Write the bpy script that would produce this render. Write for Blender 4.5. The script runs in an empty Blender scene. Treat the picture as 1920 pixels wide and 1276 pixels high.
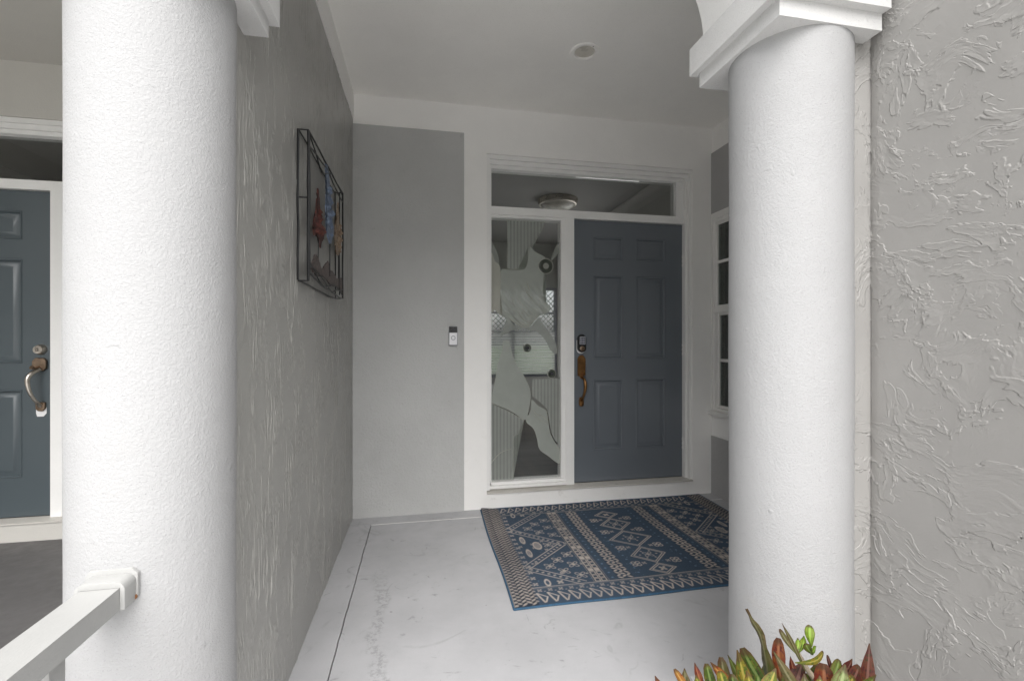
import bpy, bmesh, math, random
import numpy as np
from mathutils import Vector, Matrix
random.seed(7)
sc = bpy.context.scene
COL = sc.collection
rad = math.radians

# ------------------------------------------------------------------ camera, sky, sun, exposure
cd = bpy.data.cameras.new('camera'); cam = bpy.data.objects.new('camera', cd); COL.objects.link(cam)
cam.location = (0, 0, 1.22); cam.rotation_euler = (rad(90), 0, rad(-11.0))
cd.sensor_width = 36; cd.lens = 860/1920*36; cd.clip_start = .02; cd.clip_end = 2000
sc.camera = cam
SUN_EL, SUN_AZ = 52, 186          # azimuth clockwise from +Y: light comes from behind and left of the camera
wd = bpy.data.worlds.new('World'); sc.world = wd; wd.use_nodes = True
wn = wd.node_tree; wn.nodes.clear()
sky = wn.nodes.new('ShaderNodeTexSky'); sky.sky_type = 'NISHITA'; sky.sun_disc = False
sky.sun_elevation = rad(SUN_EL); sky.sun_rotation = rad(SUN_AZ)
sky.air_density = 1.0; sky.dust_density = 4.0; sky.ozone_density = 1.0
hs = wn.nodes.new('ShaderNodeHueSaturation'); hs.inputs['Saturation'].default_value = .22
bg = wn.nodes.new('ShaderNodeBackground'); bg.inputs['Strength'].default_value = .06
wo = wn.nodes.new('ShaderNodeOutputWorld')
wn.links.new(sky.outputs[0], hs.inputs['Color']); wn.links.new(hs.outputs[0], bg.inputs[0]); wn.links.new(bg.outputs[0], wo.inputs[0])
sd = bpy.data.lights.new('sun', 'SUN'); sd.energy = 1.5; sd.angle = rad(75); sd.color = (1, .985, .965)
sun = bpy.data.objects.new('sun', sd); COL.objects.link(sun)
dv = Vector((math.sin(rad(SUN_AZ))*math.cos(rad(SUN_EL)), math.cos(rad(SUN_AZ))*math.cos(rad(SUN_EL)), math.sin(rad(SUN_EL))))
sun.rotation_euler = (-dv).to_track_quat('-Z', 'Y').to_euler(); sun.location = (-3, -6, 8)
sc.view_settings.view_transform = 'Standard'; sc.view_settings.look = 'None'
sc.view_settings.exposure = 1.75; sc.view_settings.gamma = 1; sc.view_settings.use_curve_mapping = False
sc.render.engine = 'CYCLES'
cy = sc.cycles; cy.use_denoising = True; cy.max_bounces = 14; cy.diffuse_bounces = 8; cy.transparent_max_bounces = 24
cy.sample_clamp_indirect = 6

# ------------------------------------------------------------------ materials
class NT:
    def __init__(s, name):
        m = bpy.data.materials.new(name); m.use_nodes = True; s.m = m; s.t = m.node_tree; s.t.nodes.clear()
        s.out = s.n('OutputMaterial'); s.b = s.n('BsdfPrincipled'); s.l(s.b.outputs[0], s.out.inputs[0])
        s.geo = s.n('NewGeometry'); s.P = s.geo.outputs['Position']
    def n(s, typ, **kw):
        nd = s.t.nodes.new('ShaderNode' + typ)
        for k, v in kw.items(): setattr(nd, k, v)
        return nd
    def l(s, a, b): s.t.links.new(a, b)
    def v(s, inp, val):
        if hasattr(val, 'is_output'): s.l(val, inp)
        else: inp.default_value = val
    def map(s, scale=(1, 1, 1), rot=(0, 0, 0), vec=None, loc=(0, 0, 0)):
        nd = s.n('Mapping'); s.l(vec or s.P, nd.inputs[0]); nd.inputs['Scale'].default_value = scale
        nd.inputs['Rotation'].default_value = rot; nd.inputs['Location'].default_value = loc
        return nd.outputs[0]
    def noise(s, scale, detail=2, rough=.5, vec=None, dist=0, out=0):
        nd = s.n('TexNoise'); s.l(vec or s.P, nd.inputs['Vector'])
        nd.inputs['Scale'].default_value = scale; nd.inputs['Detail'].default_value = detail
        nd.inputs['Roughness'].default_value = rough; nd.inputs['Distortion'].default_value = dist
        return nd.outputs[out]
    def math(s, op, a, b=0., c=0., clamp=False):
        nd = s.n('Math', operation=op, use_clamp=clamp); s.v(nd.inputs[0], a); s.v(nd.inputs[1], b); s.v(nd.inputs[2], c)
        return nd.outputs[0]
    def ramp(s, fac, a, b, lo=0., hi=1.):
        nd = s.n('MapRange', interpolation_type='SMOOTHSTEP'); s.v(nd.inputs[0], fac)
        s.v(nd.inputs[1], a); s.v(nd.inputs[2], b); s.v(nd.inputs[3], lo); s.v(nd.inputs[4], hi)
        return nd.outputs[0]
    def mix(s, fac, a, b):
        nd = s.n('Mix', data_type='RGBA'); s.v(nd.inputs[0], fac)
        s.v(nd.inputs[6], a if hasattr(a, 'is_output') else (*a, 1)); s.v(nd.inputs[7], b if hasattr(b, 'is_output') else (*b, 1))
        return nd.outputs[2]
    def bump(s, h, strength=.5, dist=.01, prev=None):
        nd = s.n('Bump'); s.v(nd.inputs['Height'], h); nd.inputs['Strength'].default_value = strength; nd.inputs['Distance'].default_value = dist
        if prev is not None: s.l(prev, nd.inputs['Normal'])
        s.l(nd.outputs[0], s.b.inputs['Normal']); return nd.outputs[0]
    def set(s, color=None, rough=None, metal=None, spec=None):
        if color is not None: s.v(s.b.inputs['Base Color'], color if hasattr(color, 'is_output') else (*color, 1))
        if rough is not None: s.v(s.b.inputs['Roughness'], rough)
        if metal is not None: s.b.inputs['Metallic'].default_value = metal
        if spec is not None: s.b.inputs['Specular IOR Level'].default_value = spec
        return s
M = {}
def paint(key, c, rough=.5, var=.06, nscale=3., bump=.0, bscale=150, spec=.5, metal=0.):
    t = NT(key)
    f = t.noise(nscale, 5, .6)
    g = t.noise(nscale*23, 3, .6)
    f2 = t.math('MULTIPLY_ADD', g, .35, t.math('MULTIPLY', f, .65))
    lo = tuple(x*(1-var) for x in c); hi = tuple(min(1, x*(1+var)) for x in c)
    t.set(t.mix(t.ramp(f2, .3, .7), lo, hi), t.ramp(f, .3, .7, max(0, rough-.06), rough+.06), metal, spec)
    if bump: t.bump(t.noise(bscale, 3, .6), bump, .002)
    M[key] = t.m; return t.m

def stucco_fine(key, c, strength=.5, fine=170., var=.03, dirt=.0):
    t = NT(key)
    n1 = t.noise(fine, 4, .62, dist=.6); n2 = t.noise(28, 3, .5); n3 = t.noise(5, 3, .5)
    h = t.math('ADD', t.math('MULTIPLY', t.ramp(n1, .36, .66), .55), t.math('MULTIPLY', n2, .8))
    big = t.noise(2.2, 4, .6)
    col = t.mix(t.ramp(big, .3, .7), tuple(x*(1-var) for x in c), tuple(x*(1+var*.5) for x in c))
    pit = t.ramp(t.noise(330, 2, .5), .30, .36, 0, 1)       # tiny pin holes in the paint film
    col = t.mix(pit, tuple(x*.80 for x in c), col)
    if dirt:
        d = t.ramp(t.noise(9, 5, .65), .60, .74)
        sep = t.n('SeparateXYZ'); t.l(t.P, sep.inputs[0])
        low = t.ramp(sep.outputs[2], .0, .9, 1., .12)
        col = t.mix(t.math('MULTIPLY', t.math('MULTIPLY', d, low), dirt), col, (.42, .39, .34))
    nod = t.ramp(t.noise(30, 1, .4), .745, .83)
    wear = t.ramp(t.noise(1.1, 5, .7), .56, .72)
    col = t.mix(t.math('MULTIPLY', wear, .10), col, tuple(x*.62 for x in c))
    t.set(col, .62, spec=.35)
    h = t.math('ADD', h, t.math('MULTIPLY', nod, 1.1))
    b = t.bump(t.math('ADD', h, t.math('MULTIPLY', n3, 4.)), strength, .0022)
    M[key] = t.m; return t.m

def stucco_streak(key, c):
    """grey trowelled stucco whose ridges run down the wall"""
    t = NT(key)
    w = t.n('VectorMath', operation='MULTIPLY_ADD'); t.l(t.noise(5, 2, .5, out=1), w.inputs[0]); w.inputs[1].default_value = (.05, .05, .05); t.l(t.P, w.inputs[2])
    v = t.map((24, 24, 2.3), vec=w.outputs[0])
    n = t.noise(1.0, 3, .55, vec=v, dist=.25)
    ridge = t.math('SUBTRACT', 1., t.math('MULTIPLY', t.math('ABSOLUTE', t.math('SUBTRACT', n, .5)), 13), clamp=True)
    mask = t.ramp(t.noise(4.4, 3, .6, vec=t.map((1.8, 1.8, .8))), .47, .60)
    v2 = t.map((44, 44, 3.6), vec=w.outputs[0])
    n2 = t.noise(1.0, 3, .6, vec=v2)
    ridge2 = t.math('SUBTRACT', 1., t.math('MULTIPLY', t.math('ABSOLUTE', t.math('SUBTRACT', n2, .5)), 9), clamp=True)
    m2 = t.ramp(t.noise(8, 3, .6), .50, .60)
    h = t.math('ADD', t.math('MULTIPLY', ridge, mask), t.math('MULTIPLY', t.math('MULTIPLY', ridge2, m2), .7))
    h = t.math('ADD', h, t.math('MULTIPLY', t.noise(110, 3, .6, vec=t.map((1, 1, .5))), .10))
    big = t.noise(1.7, 4, .6)
    t.set(t.mix(t.ramp(big, .3, .7), tuple(x*.94 for x in c), tuple(x*1.04 for x in c)), .30, spec=.6)
    t.bump(t.noise(130, 3, .6), .25, .002)
    dn = t.n('Displacement'); t.l(h, dn.inputs['Height']); dn.inputs['Midlevel'].default_value = 0; dn.inputs['Scale'].default_value = .0027
    t.l(dn.outputs[0], t.out.inputs['Displacement']); t.m.displacement_method = 'BOTH'
    M[key] = t.m; return t.m

def stucco_knock(key, c, disp=True):
    """skip-trowelled stucco: plateaus with raised torn edges, real displacement"""
    t = NT(key)
    w = t.n('VectorMath', operation='MULTIPLY_ADD'); t.l(t.noise(3.2, 2, .5, out=1), w.inputs[0]); w.inputs[1].default_value = (.30, .30, .30); t.l(t.P, w.inputs[2])
    hs = []
    for rot, scl, lo in ((.5, (7, 5, 11), .0), (-.7, (11, 6, 6), 3.1)):
        v = t.map(scl, (rot, 0, 0), vec=w.outputs[0], loc=(lo, lo, lo))
        n = t.noise(1.0, 4.5, .60, vec=v, dist=.35)
        plate = t.math('MULTIPLY', t.ramp(n, .535, .553), t.ramp(n, .535, .70, 1., .35))
        edge = t.math('SUBTRACT', 1., t.math('MULTIPLY', t.math('ABSOLUTE', t.math('SUBTRACT', n, .56)), 42), clamp=True)
        edge = t.math('MULTIPLY', edge, t.ramp(t.noise(34, 3, .65, vec=w.outputs[0]), .42, .58, .12, 1.))
        hs.append(t.math('ADD', t.math('MULTIPLY', plate, 1.0), t.math('MULTIPLY', edge, .20)))
    m1 = t.ramp(t.noise(3.1, 2, .5), .34, .50); m2 = t.ramp(t.noise(3.7, 2, .5, vec=t.map(loc=(5, 2, 1))), .36, .52)
    v3 = t.map((19, 15, 24), (.4, 0, 0), vec=w.outputs[0], loc=(7, 1, 2)); n3 = t.noise(1.0, 4, .62, vec=v3, dist=.5)
    e3 = t.math('ADD', t.math('MULTIPLY', t.ramp(n3, .56, .60), .42), t.math('MULTIPLY', t.math('SUBTRACT', 1., t.math('MULTIPLY', t.math('ABSOLUTE', t.math('SUBTRACT', n3, .59)), 30), clamp=True), .15))
    m3 = t.ramp(t.noise(4.5, 2, .5, vec=t.map(loc=(2, 9, 4))), .42, .56)
    h = t.math('ADD', t.math('MULTIPLY', hs[0], m1), t.math('MULTIPLY', hs[1], m2))
    h = t.math('ADD', h, t.math('MULTIPLY', e3, m3))
    nf = t.noise(34, 4, .6, vec=w.outputs[0])
    crumb = t.math('MULTIPLY', t.ramp(nf, .60, .66), t.ramp(t.noise(5, 2, .5, vec=t.map(loc=(1, 7, 3))), .5, .62))
    h = t.math('ADD', h, t.math('MULTIPLY', crumb, .55))
    fine = t.noise(240, 3, .6)
    big = t.noise(1.9, 3, .6)
    t.set(t.mix(t.ramp(big, .3, .7), tuple(x*.92 for x in c), tuple(x*1.05 for x in c)), .55, spec=.35)
    t.bump(t.math('ADD', t.math('MULTIPLY', fine, .30), t.math('MULTIPLY', t.noise(38, 3, .6), .55)), .6, .002)
    dn = t.n('Displacement'); t.l(h, dn.inputs['Height']); dn.inputs['Midlevel'].default_value = 0; dn.inputs['Scale'].default_value = .0016
    t.l(dn.outputs[0], t.out.inputs['Displacement'])
    t.m.displacement_method = 'BOTH' if disp else 'BUMP'
    M[key] = t.m; return t.m

def concrete(key, c, stain=.25, trail=False):
    t = NT(key)
    a = t.noise(2.1, 5, .62); b = t.noise(14, 5, .65); f = t.noise(190, 3, .6)
    col = t.mix(t.ramp(a, .3, .7), tuple(x*.90 for x in c), tuple(x*1.06 for x in c))
    s1 = t.ramp(t.math('ABSOLUTE', t.math('SUBTRACT', t.noise(1.6, 3, .6, dist=1.2), .5)), .0, .008, 1, 0)
    s1 = t.math('MULTIPLY', s1, t.ramp(b, .50, .66))
    col = t.mix(t.math('MULTIPLY', s1, stain*1.5), col, (.16, .16, .16))
    s2 = t.ramp(b, .58, .76)
    col = t.mix(t.math('MULTIPLY', s2, stain*.55), col, tuple(x*.55 for x in c))
    if trail:                                     # old damp stain beside the cracked joint, scuffs by the rug
        sep = t.n('SeparateXYZ'); wob = t.n('VectorMath', operation='MULTIPLY_ADD'); t.l(t.noise(3.5, 3, .6, out=1), wob.inputs[0]); wob.inputs[1].default_value = (.16, .16, 0); t.l(t.P, wob.inputs[2]); t.l(wob.outputs[0], sep.inputs[0])
        cx0 = t.math('MULTIPLY_ADD', sep.outputs[1], -.085, .075)
        dx = t.math('ABSOLUTE', t.math('SUBTRACT', sep.outputs[0], cx0))
        band = t.math('MULTIPLY', t.ramp(dx, .042, .012), t.math('MULTIPLY', t.ramp(sep.outputs[1], 1.55, 1.75), t.ramp(sep.outputs[1], 2.75, 2.35)))
        band = t.math('MULTIPLY', band, t.ramp(t.noise(42, 4, .7), .44, .60))
        col = t.mix(t.math('MULTIPLY', band, .42), col, (.15, .15, .15))
        sc2 = t.ramp(t.math('ABSOLUTE', t.math('SUBTRACT', t.noise(.9, 3, .55, dist=2.), .5)), .0, .010, 1, 0)
        col = t.mix(t.math('MULTIPLY', t.math('MULTIPLY', sc2, t.ramp(t.noise(4, 4, .6), .47, .60)), .30), col, (.20, .20, .20))
    sp = t.ramp(t.noise(26, 2, .5), .235, .205)
    col = t.mix(t.math('MULTIPLY', sp, .5), col, (.07, .065, .06))
    col = t.mix(t.math('MULTIPLY', t.ramp(f, .35, .65), .10), col, tuple(x*.7 for x in c))
    t.set(col, t.ramp(b, .3, .7, .42, .62), spec=.4)
    t.bump(t.math('ADD', t.math('MULTIPLY', f, .5), t.math('MULTIPLY', b, .8)), .35, .0016)
    M[key] = t.m; return t.m

def metal(key, c, rough=.3, var=.25, nscale=30):
    t = NT(key); n = t.noise(nscale, 4, .6)
    t.set(t.mix(t.ramp(n, .3, .7), tuple(x*(1-var) for x in c), c), t.ramp(n, .3, .7, rough, rough+.15), 1.)
    M[key] = t.m

def glass(key, tint=(.93, .97, .95), gloss=1.0):
    t = NT(key); t.t.nodes.remove(t.b)
    tr = t.n('BsdfTransparent'); tr.inputs[0].default_value = (*tint, 1)
    gl = t.n('BsdfGlossy'); gl.inputs['Roughness'].default_value = .015
    fr = t.n('Fresnel'); fr.inputs['IOR'].default_value = 1.5
    nb = t.n('Bump'); t.l(t.noise(3, 1, .5), nb.inputs['Height']); nb.inputs['Strength'].default_value = .05; nb.inputs['Distance'].default_value = .01
    t.l(nb.outputs[0], gl.inputs['Normal'])
    mx = t.n('MixShader'); t.l(t.math('MULTIPLY', fr.outputs[0], gloss), mx.inputs[0]); t.l(tr.outputs[0], mx.inputs[1]); t.l(gl.outputs[0], mx.inputs[2])
    t.l(mx.outputs[0], t.out.inputs[0]); M[key] = t.m

def frost(key, c, alpha, ribs=0, waves=False):
    """sand-blasted glass; ribs = number of flutes per metre"""
    t = NT(key); t.t.nodes.remove(t.b)
    tr = t.n('BsdfTransparent'); df = t.n('BsdfDiffuse'); tl = t.n('BsdfTranslucent')
    df.inputs[0].default_value = (*c, 1); tl.inputs[0].default_value = (*[min(1, x*1.25) for x in c], 1)
    m1 = t.n('MixShader'); m1.inputs[0].default_value = .5; t.l(df.outputs[0], m1.inputs[1]); t.l(tl.outputs[0], m1.inputs[2])
    m2 = t.n('MixShader'); a = t.math('MULTIPLY_ADD', t.noise(12, 3, .6), .16, alpha-.08, clamp=True)
    if ribs:
        sep = t.n('SeparateXYZ'); t.l(t.P, sep.inputs[0])
        sn = t.math('SINE', t.math('MULTIPLY', sep.outputs[0], ribs*2*math.pi))
        a = t.math('ADD', a, t.math('MULTIPLY', sn, .13), clamp=True)
    if waves:
        wv = t.n('TexWave'); t.l(t.map((1, 0, 1.2), (0, .6, 0)), wv.inputs[0]); wv.inputs['Scale'].default_value = 5; wv.inputs['Distortion'].default_value = 5; wv.inputs['Detail'].default_value = 1
        sep = t.n('SeparateXYZ'); t.l(t.P, sep.inputs[0])
        reg = t.math('MULTIPLY', t.ramp(sep.outputs[2], 1.30, 1.36), t.ramp(sep.outputs[2], 1.70, 1.48))
        a = t.math('ADD', a, t.math('MULTIPLY', t.math('MULTIPLY', t.math('SUBTRACT', wv.outputs['Fac'], .5), reg), .45), clamp=True)
    t.v(m2.inputs[0], a); t.l(tr.outputs[0], m2.inputs[1]); t.l(m1.outputs[0], m2.inputs[2])
    t.l(m2.outputs[0], t.out.inputs[0]); M[key] = t.m

stucco_fine('dimmed_white_stucco', (.385, .385, .389), dirt=.35)  # column white darkened so its strongly lit faces don't clip
stucco_fine('dimmed_capital_white', (.62, .617, .612))  # same white, darkened less because its side face is shaded
stucco_fine('arch_white', (.80, .795, .785))  # same white, left near full to lift the shaded arch
stucco_fine('cream_wall', (.56, .545, .51), strength=.3, fine=120)
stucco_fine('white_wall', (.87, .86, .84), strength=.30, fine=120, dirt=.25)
stucco_fine('ceiling_white', (.90, .885, .855), strength=.22, fine=90)
stucco_streak('grey_streak', (.325, .32, .302))
stucco_fine('grey_smooth', (.50, .502, .494), strength=1.0, fine=75, var=.06, dirt=.2)
stucco_fine('grey_return', (.40, .395, .39), strength=.5, fine=60, var=.05)
stucco_knock('grey_knock', (.335, .326, .314))
stucco_knock('grey_knock_flat', (.335, .326, .314), disp=False)
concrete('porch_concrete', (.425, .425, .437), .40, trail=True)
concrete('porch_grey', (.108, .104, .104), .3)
concrete('threshold_concrete', (.56, .54, .50), .3)
concrete('walk_concrete', (.76, .755, .745), .4)
paint('caulk', (.78, .77, .75), .6)
paint('gap_dark', (.13, .127, .122), .9)
paint('trim_white', (.79, .78, .755), .38, .03, 4, .12, 90)
paint('frame_white', (.81, .805, .79), .62, .03, 4, .10, 120)
paint('dimmed_rail_white', (.36, .36, .352), .4, .04, 9, .22, 160)  # white paint darkened to offset the strong light on the rail
for key, c in (('door_paint', (.138, .155, .175)), ('door_paint_teal', (.068, .087, .098))):
    t = NT(key); n = t.noise(1.6, 2, .5)
    t.set(t.mix(t.ramp(n, .2, .8), tuple(x*.95 for x in c), tuple(x*1.05 for x in c)), .24 if key == 'door_paint' else .34, spec=.7)
    t.bump(t.noise(160, 2, .5, vec=t.map((1, 1, .22))), .10, .002); M[key] = t.m
paint('primer', (.78, .77, .77), .6)
paint('rubber', (.02, .02, .02), .6)
paint('black_plastic', (.012, .012, .013), .25, .1)
paint('white_plastic', (.78, .78, .80), .35, .02)
paint('ring_grey', (.25, .26, .29), .4)
paint('lead_grey', (.62, .63, .61), .5)
paint('keypad_silver', (.50, .51, .55), .35)
paint('key_dark', (.05, .05, .08), .4)
paint('rust', (.17, .07, .025), .85, .4, 60)
paint('wire_black', (.010, .010, .011), .42, .2, 30)
paint('lens_glass', (.58, .55, .49), .3, .08, 20)
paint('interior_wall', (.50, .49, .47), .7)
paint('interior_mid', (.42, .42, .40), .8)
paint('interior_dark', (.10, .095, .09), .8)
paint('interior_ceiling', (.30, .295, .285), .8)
paint('curtain', (.20, .19, .15), .9, .12, 8)
paint('blind_white', (.80, .81, .78), .6)
paint('screen_dark', (.022, .023, .028), .5)
paint('stem_bark', (.23, .19, .14), .75, .25, 40, .4, 200)
paint('soil', (.06, .045, .032), .95, .5, 30, .8, 60)
paint('lawn', (.06, .095, .03), .9, .4, 3, .6, 40)
paint('asphalt', (.06, .06, .062), .85, .2, 20)
paint('roof_tile', (.28, .22, .18), .8, .2, 8)
metal('bronze', (.32, .17, .07), .33, .4)
metal('nickel', (.60, .55, .49), .26, .25)
metal('brown_bronze', (.30, .22, .16), .30, .35)
metal('steel', (.55, .55, .55), .3)
glass('clear_glass', (.965, .972, .966)); glass('dark_glass', (.80, .84, .82), .9)
frost('frost', (.58, .605, .57), .76, waves=True)
frost('frost_thin', (.50, .52, .49), .60)
frost('frost_pale', (.62, .62, .57), .86)
frost('frost_ribs', (.52, .54, .51), .56, ribs=38)
frost('blind_glow', (.90, .91, .89), .72)
for key, c1, c2, c3 in (('g', (.075, .16, .020), (.17, .23, .035), (.035, .085, .018)), ('y', (.19, .26, .03), (.40, .31, .03), (.09, .17, .022)),
                        ('o', (.16, .17, .055), (.23, .20, .09), (.10, .12, .035)), ('r', (.26, .045, .025), (.34, .11, .03), (.14, .022, .02)),
                        ('m', (.085, .018, .018), (.16, .045, .02), (.05, .05, .018)), ('a', (.55, .17, .025), (.50, .26, .05), (.30, .06, .02)),
                        ('p', (.22, .32, .08), (.32, .38, .14), (.15, .25, .05)), ('l', (.22, .42, .03), (.33, .50, .05), (.13, .30, .02))):
    c1, c2, c3 = (tuple(x*.46 for x in c) for c in (c1, c2, c3))
    t = NT('leaf_' + key)
    n = t.noise(55, 3, .6); n2 = t.noise(140, 2, .5)
    col = t.mix(t.ramp(n, .42, .60), c1, c2); col = t.mix(t.ramp(n2, .52, .66), col, c3)
    at = t.n('Attribute'); at.attribute_name = 'rib'
    col = t.mix(t.ramp(at.outputs['Fac'], .80, 1., 0, .75), col, tuple(min(1, x*1.5+.04) for x in c2))
    tp = t.n('Attribute'); tp.attribute_name = 'tip'
    dry = t.ramp(t.math('ADD', tp.outputs['Fac'], t.math('MULTIPLY', t.math('SUBTRACT', t.noise(38, 3, .6), .5), .5)), .84, .96)
    col = t.mix(t.math('MULTIPLY', dry, .8), col, (.05, .028, .014))
    mar = t.math('MULTIPLY', t.ramp(at.outputs['Fac'], .12, .19), t.ramp(at.outputs['Fac'], .5, .3)); col = t.mix(t.math('MULTIPLY', mar, .5), col, (.09, .022, .012))
    bas = t.ramp(tp.outputs['Fac'], .45, .05); col = t.mix(t.math('MULTIPLY', bas, .55), col, (.05, .075, .014))
    t.set(col, t.ramp(n2, .3, .7, .38, .55), spec=.2)
    t.b.inputs['Subsurface Weight'].default_value = .0
    tl = t.n('BsdfTranslucent'); t.l(col, tl.inputs[0]); mx = t.n('MixShader'); mx.inputs[0].default_value = .22
    t.l(t.b.outputs[0], mx.inputs[1]); t.l(tl.outputs[0], mx.inputs[2]); t.l(mx.outputs[0], t.out.inputs[0])
    t.bump(t.noise(120, 2, .5), .25, .002); M['leaf_' + key] = t.m
for key, c, sp in (('metal_red', (.15, .042, .030), (.06, .022, .02)), ('metal_blue', (.20, .26, .37), (.10, .13, .20)), ('metal_tan', (.36, .27, .19), (.17, .11, .075)), ('metal_brown', (.050, .036, .036), (.12, .09, .08))):
    t = NT(key); n = t.noise(60, 4, .65)
    t.set(t.mix(t.ramp(n, .42, .6), sp, c), .5, .2); t.bump(n, .6, .004); M[key] = t.m
# vertex-coloured woven rug
t = NT('rug_weave'); at = t.n('Attribute'); at.attribute_name = 'pile'
wv = t.noise(420, 2, .6); big = t.noise(3, 3, .6)
sc_ = t.math('MULTIPLY', t.ramp(wv, .3, .7, .72, 1.22), t.ramp(big, .3, .7, .92, 1.06))
vm = t.n('VectorMath', operation='SCALE'); t.l(at.outputs['Color'], vm.inputs[0]); t.l(sc_, vm.inputs['Scale'])
t.set(vm.outputs[0], .9, spec=.15); t.bump(wv, .6, .002); M['rug_weave'] = t.m
# plank floor of the foyer
t = NT('wood_floor'); br = t.n('TexBrick'); t.l(t.map((1, 1, 1)), br.inputs[0]); br.inputs['Scale'].default_value = 1
br.inputs['Brick Width'].default_value = 1.2; br.inputs['Row Height'].default_value = .16; br.inputs['Mortar Size'].default_value = .004
br.inputs['Color1'].default_value = (.22, .19, .17, 1); br.inputs['Color2'].default_value = (.10, .085, .075, 1); br.inputs['Mortar'].default_value = (.03, .025, .02, 1)
g = t.noise(1, 5, .6, vec=t.map((3, 40, 1)))
t.set(t.mix(t.ramp(g, .3, .7), br.outputs['Color'], (.16, .14, .125)), .35); M['wood_floor'] = t.m

# ------------------------------------------------------------------ mesh helpers
def root_loc(o):
    v = Vector((0, 0, 0))
    while o is not None: v += Vector(o.location); o = o.parent
    return v
def mk(name, bm, mat, parent=None, bevel=0, smooth=False, seg=1, keep=False):
    if bevel: bmesh.ops.bevel(bm, geom=[e for e in bm.edges if len(e.link_faces) == 2 and e.calc_face_angle(0) > .4], offset=bevel, segments=seg, affect='EDGES', profile=.6, clamp_overlap=True)
    if not keep: bmesh.ops.recalc_face_normals(bm, faces=bm.faces)
    off = root_loc(parent) if parent is not None else Vector((0, 0, 0))
    if off.length > 0: bmesh.ops.translate(bm, verts=bm.verts, vec=-off)
    me = bpy.data.meshes.new(name); bm.to_mesh(me); bm.free()
    if smooth:
        for p in me.polygons: p.use_smooth = True
        if smooth != 'all' and hasattr(me, 'set_sharp_from_angle'): me.set_sharp_from_angle(angle=rad(40))
    me.materials.append(M[mat] if isinstance(mat, str) else mat)
    o = bpy.data.objects.new(name, me); COL.objects.link(o)
    if parent is not None: o.parent = parent
    return o
def tag(o, label=None, cat=None, group=None, kind=None):
    if label: o['label'] = label
    if cat: o['category'] = cat
    if group: o['group'] = group
    if kind: o['kind'] = kind
    return o
def thing(name, loc, label, cat, group=None):
    o = bpy.data.objects.new(name, None); COL.objects.link(o); o.location = loc; o.empty_display_size = .1
    return tag(o, label, cat, group, 'thing')
def box(bm, x0, x1, y0, y1, z0, z1):
    x0, x1 = sorted((x0, x1)); y0, y1 = sorted((y0, y1)); z0, z1 = sorted((z0, z1))
    v = [bm.verts.new(p) for p in ((x0, y0, z0), (x1, y0, z0), (x1, y1, z0), (x0, y1, z0), (x0, y0, z1), (x1, y0, z1), (x1, y1, z1), (x0, y1, z1))]
    for f in ((3, 2, 1, 0), (4, 5, 6, 7), (0, 1, 5, 4), (1, 2, 6, 5), (2, 3, 7, 6), (3, 0, 4, 7)): bm.faces.new([v[i] for i in f])
    return v
def B(*b):
    bm = bmesh.new()
    for q in b: box(bm, *q)
    return bm
def plate(us, zs, holes, f0, f1, axis='y'):
    """wall with rectangular holes: cells of a grid that are in no hole, thick from f0 to f1"""
    bm = bmesh.new(); us = sorted(us); zs = sorted(zs); V = {}
    def P(i, j, d):
        k = (i, j, d)
        if k not in V: V[k] = bm.verts.new((us[i], d, zs[j]) if axis == 'y' else (d, us[i], zs[j]))
        return V[k]
    def solid(i, j):
        if i < 0 or j < 0 or i >= len(us)-1 or j >= len(zs)-1: return False
        cu, cz = (us[i]+us[i+1])/2, (zs[j]+zs[j+1])/2
        return not any(a < cu < b and c < cz < d for a, b, c, d in holes)
    for i in range(len(us)-1):
        for j in range(len(zs)-1):
            if not solid(i, j): continue
            for d in (f0, f1): bm.faces.new([P(i, j, d), P(i+1, j, d), P(i+1, j+1, d), P(i, j+1, d)])
            for (di, dj, a, b) in ((-1, 0, (i, j), (i, j+1)), (1, 0, (i+1, j), (i+1, j+1)), (0, -1, (i, j), (i+1, j)), (0, 1, (i, j+1), (i+1, j+1))):
                if not solid(i+di, j+dj): bm.faces.new([P(*a, f0), P(*b, f0), P(*b, f1), P(*a, f1)])
    return bm
def catmull(pts, n=8, closed=False):
    P = [Vector(p) for p in pts]; out = []
    m = len(P) if closed else len(P)-1
    for i in range(m):
        g = (lambda k: P[k % len(P)]) if closed else (lambda k: P[max(0, min(len(P)-1, k))])
        a, b, c, d = g(i-1), g(i), g(i+1), g(i+2)
        for s in range(n):
            u = s/n
            out.append(.5*((2*b) + (c-a)*u + (2*a-5*b+4*c-d)*u*u + (3*b-a-3*c+d)*u**3))
    if not closed: out.append(P[-1])
    return out
def tube(bm, pts, r, n=8, cap=True):
    pts = [Vector(p) for p in pts]; rs = r if isinstance(r, (list, tuple)) else [r]*len(pts)
    if len(rs) != len(pts): rs = [np.interp(i/(len(pts)-1), np.linspace(0, 1, len(rs)), rs) for i in range(len(pts))]
    up = Vector((0, 0, 1)); rings = []
    for i, p in enumerate(pts):
        d = (pts[min(i+1, len(pts)-1)] - pts[max(i-1, 0)]).normalized()
        if abs(d.dot(up)) > .95: up = Vector((1, 0, 0)) if abs(d.x) < .9 else Vector((0, 1, 0))
        s = d.cross(up).normalized(); u = s.cross(d).normalized(); up = u
        rings.append([bm.verts.new(p + (s*math.cos(2*math.pi*k/n) + u*math.sin(2*math.pi*k/n))*rs[i]) for k in range(n)])
    for a, b in zip(rings, rings[1:]):
        for k in range(n): bm.faces.new([a[k], a[(k+1) % n], b[(k+1) % n], b[k]])
    if cap: bm.faces.new(rings[0][::-1]); bm.faces.new(rings[-1])
    return bm
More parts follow.
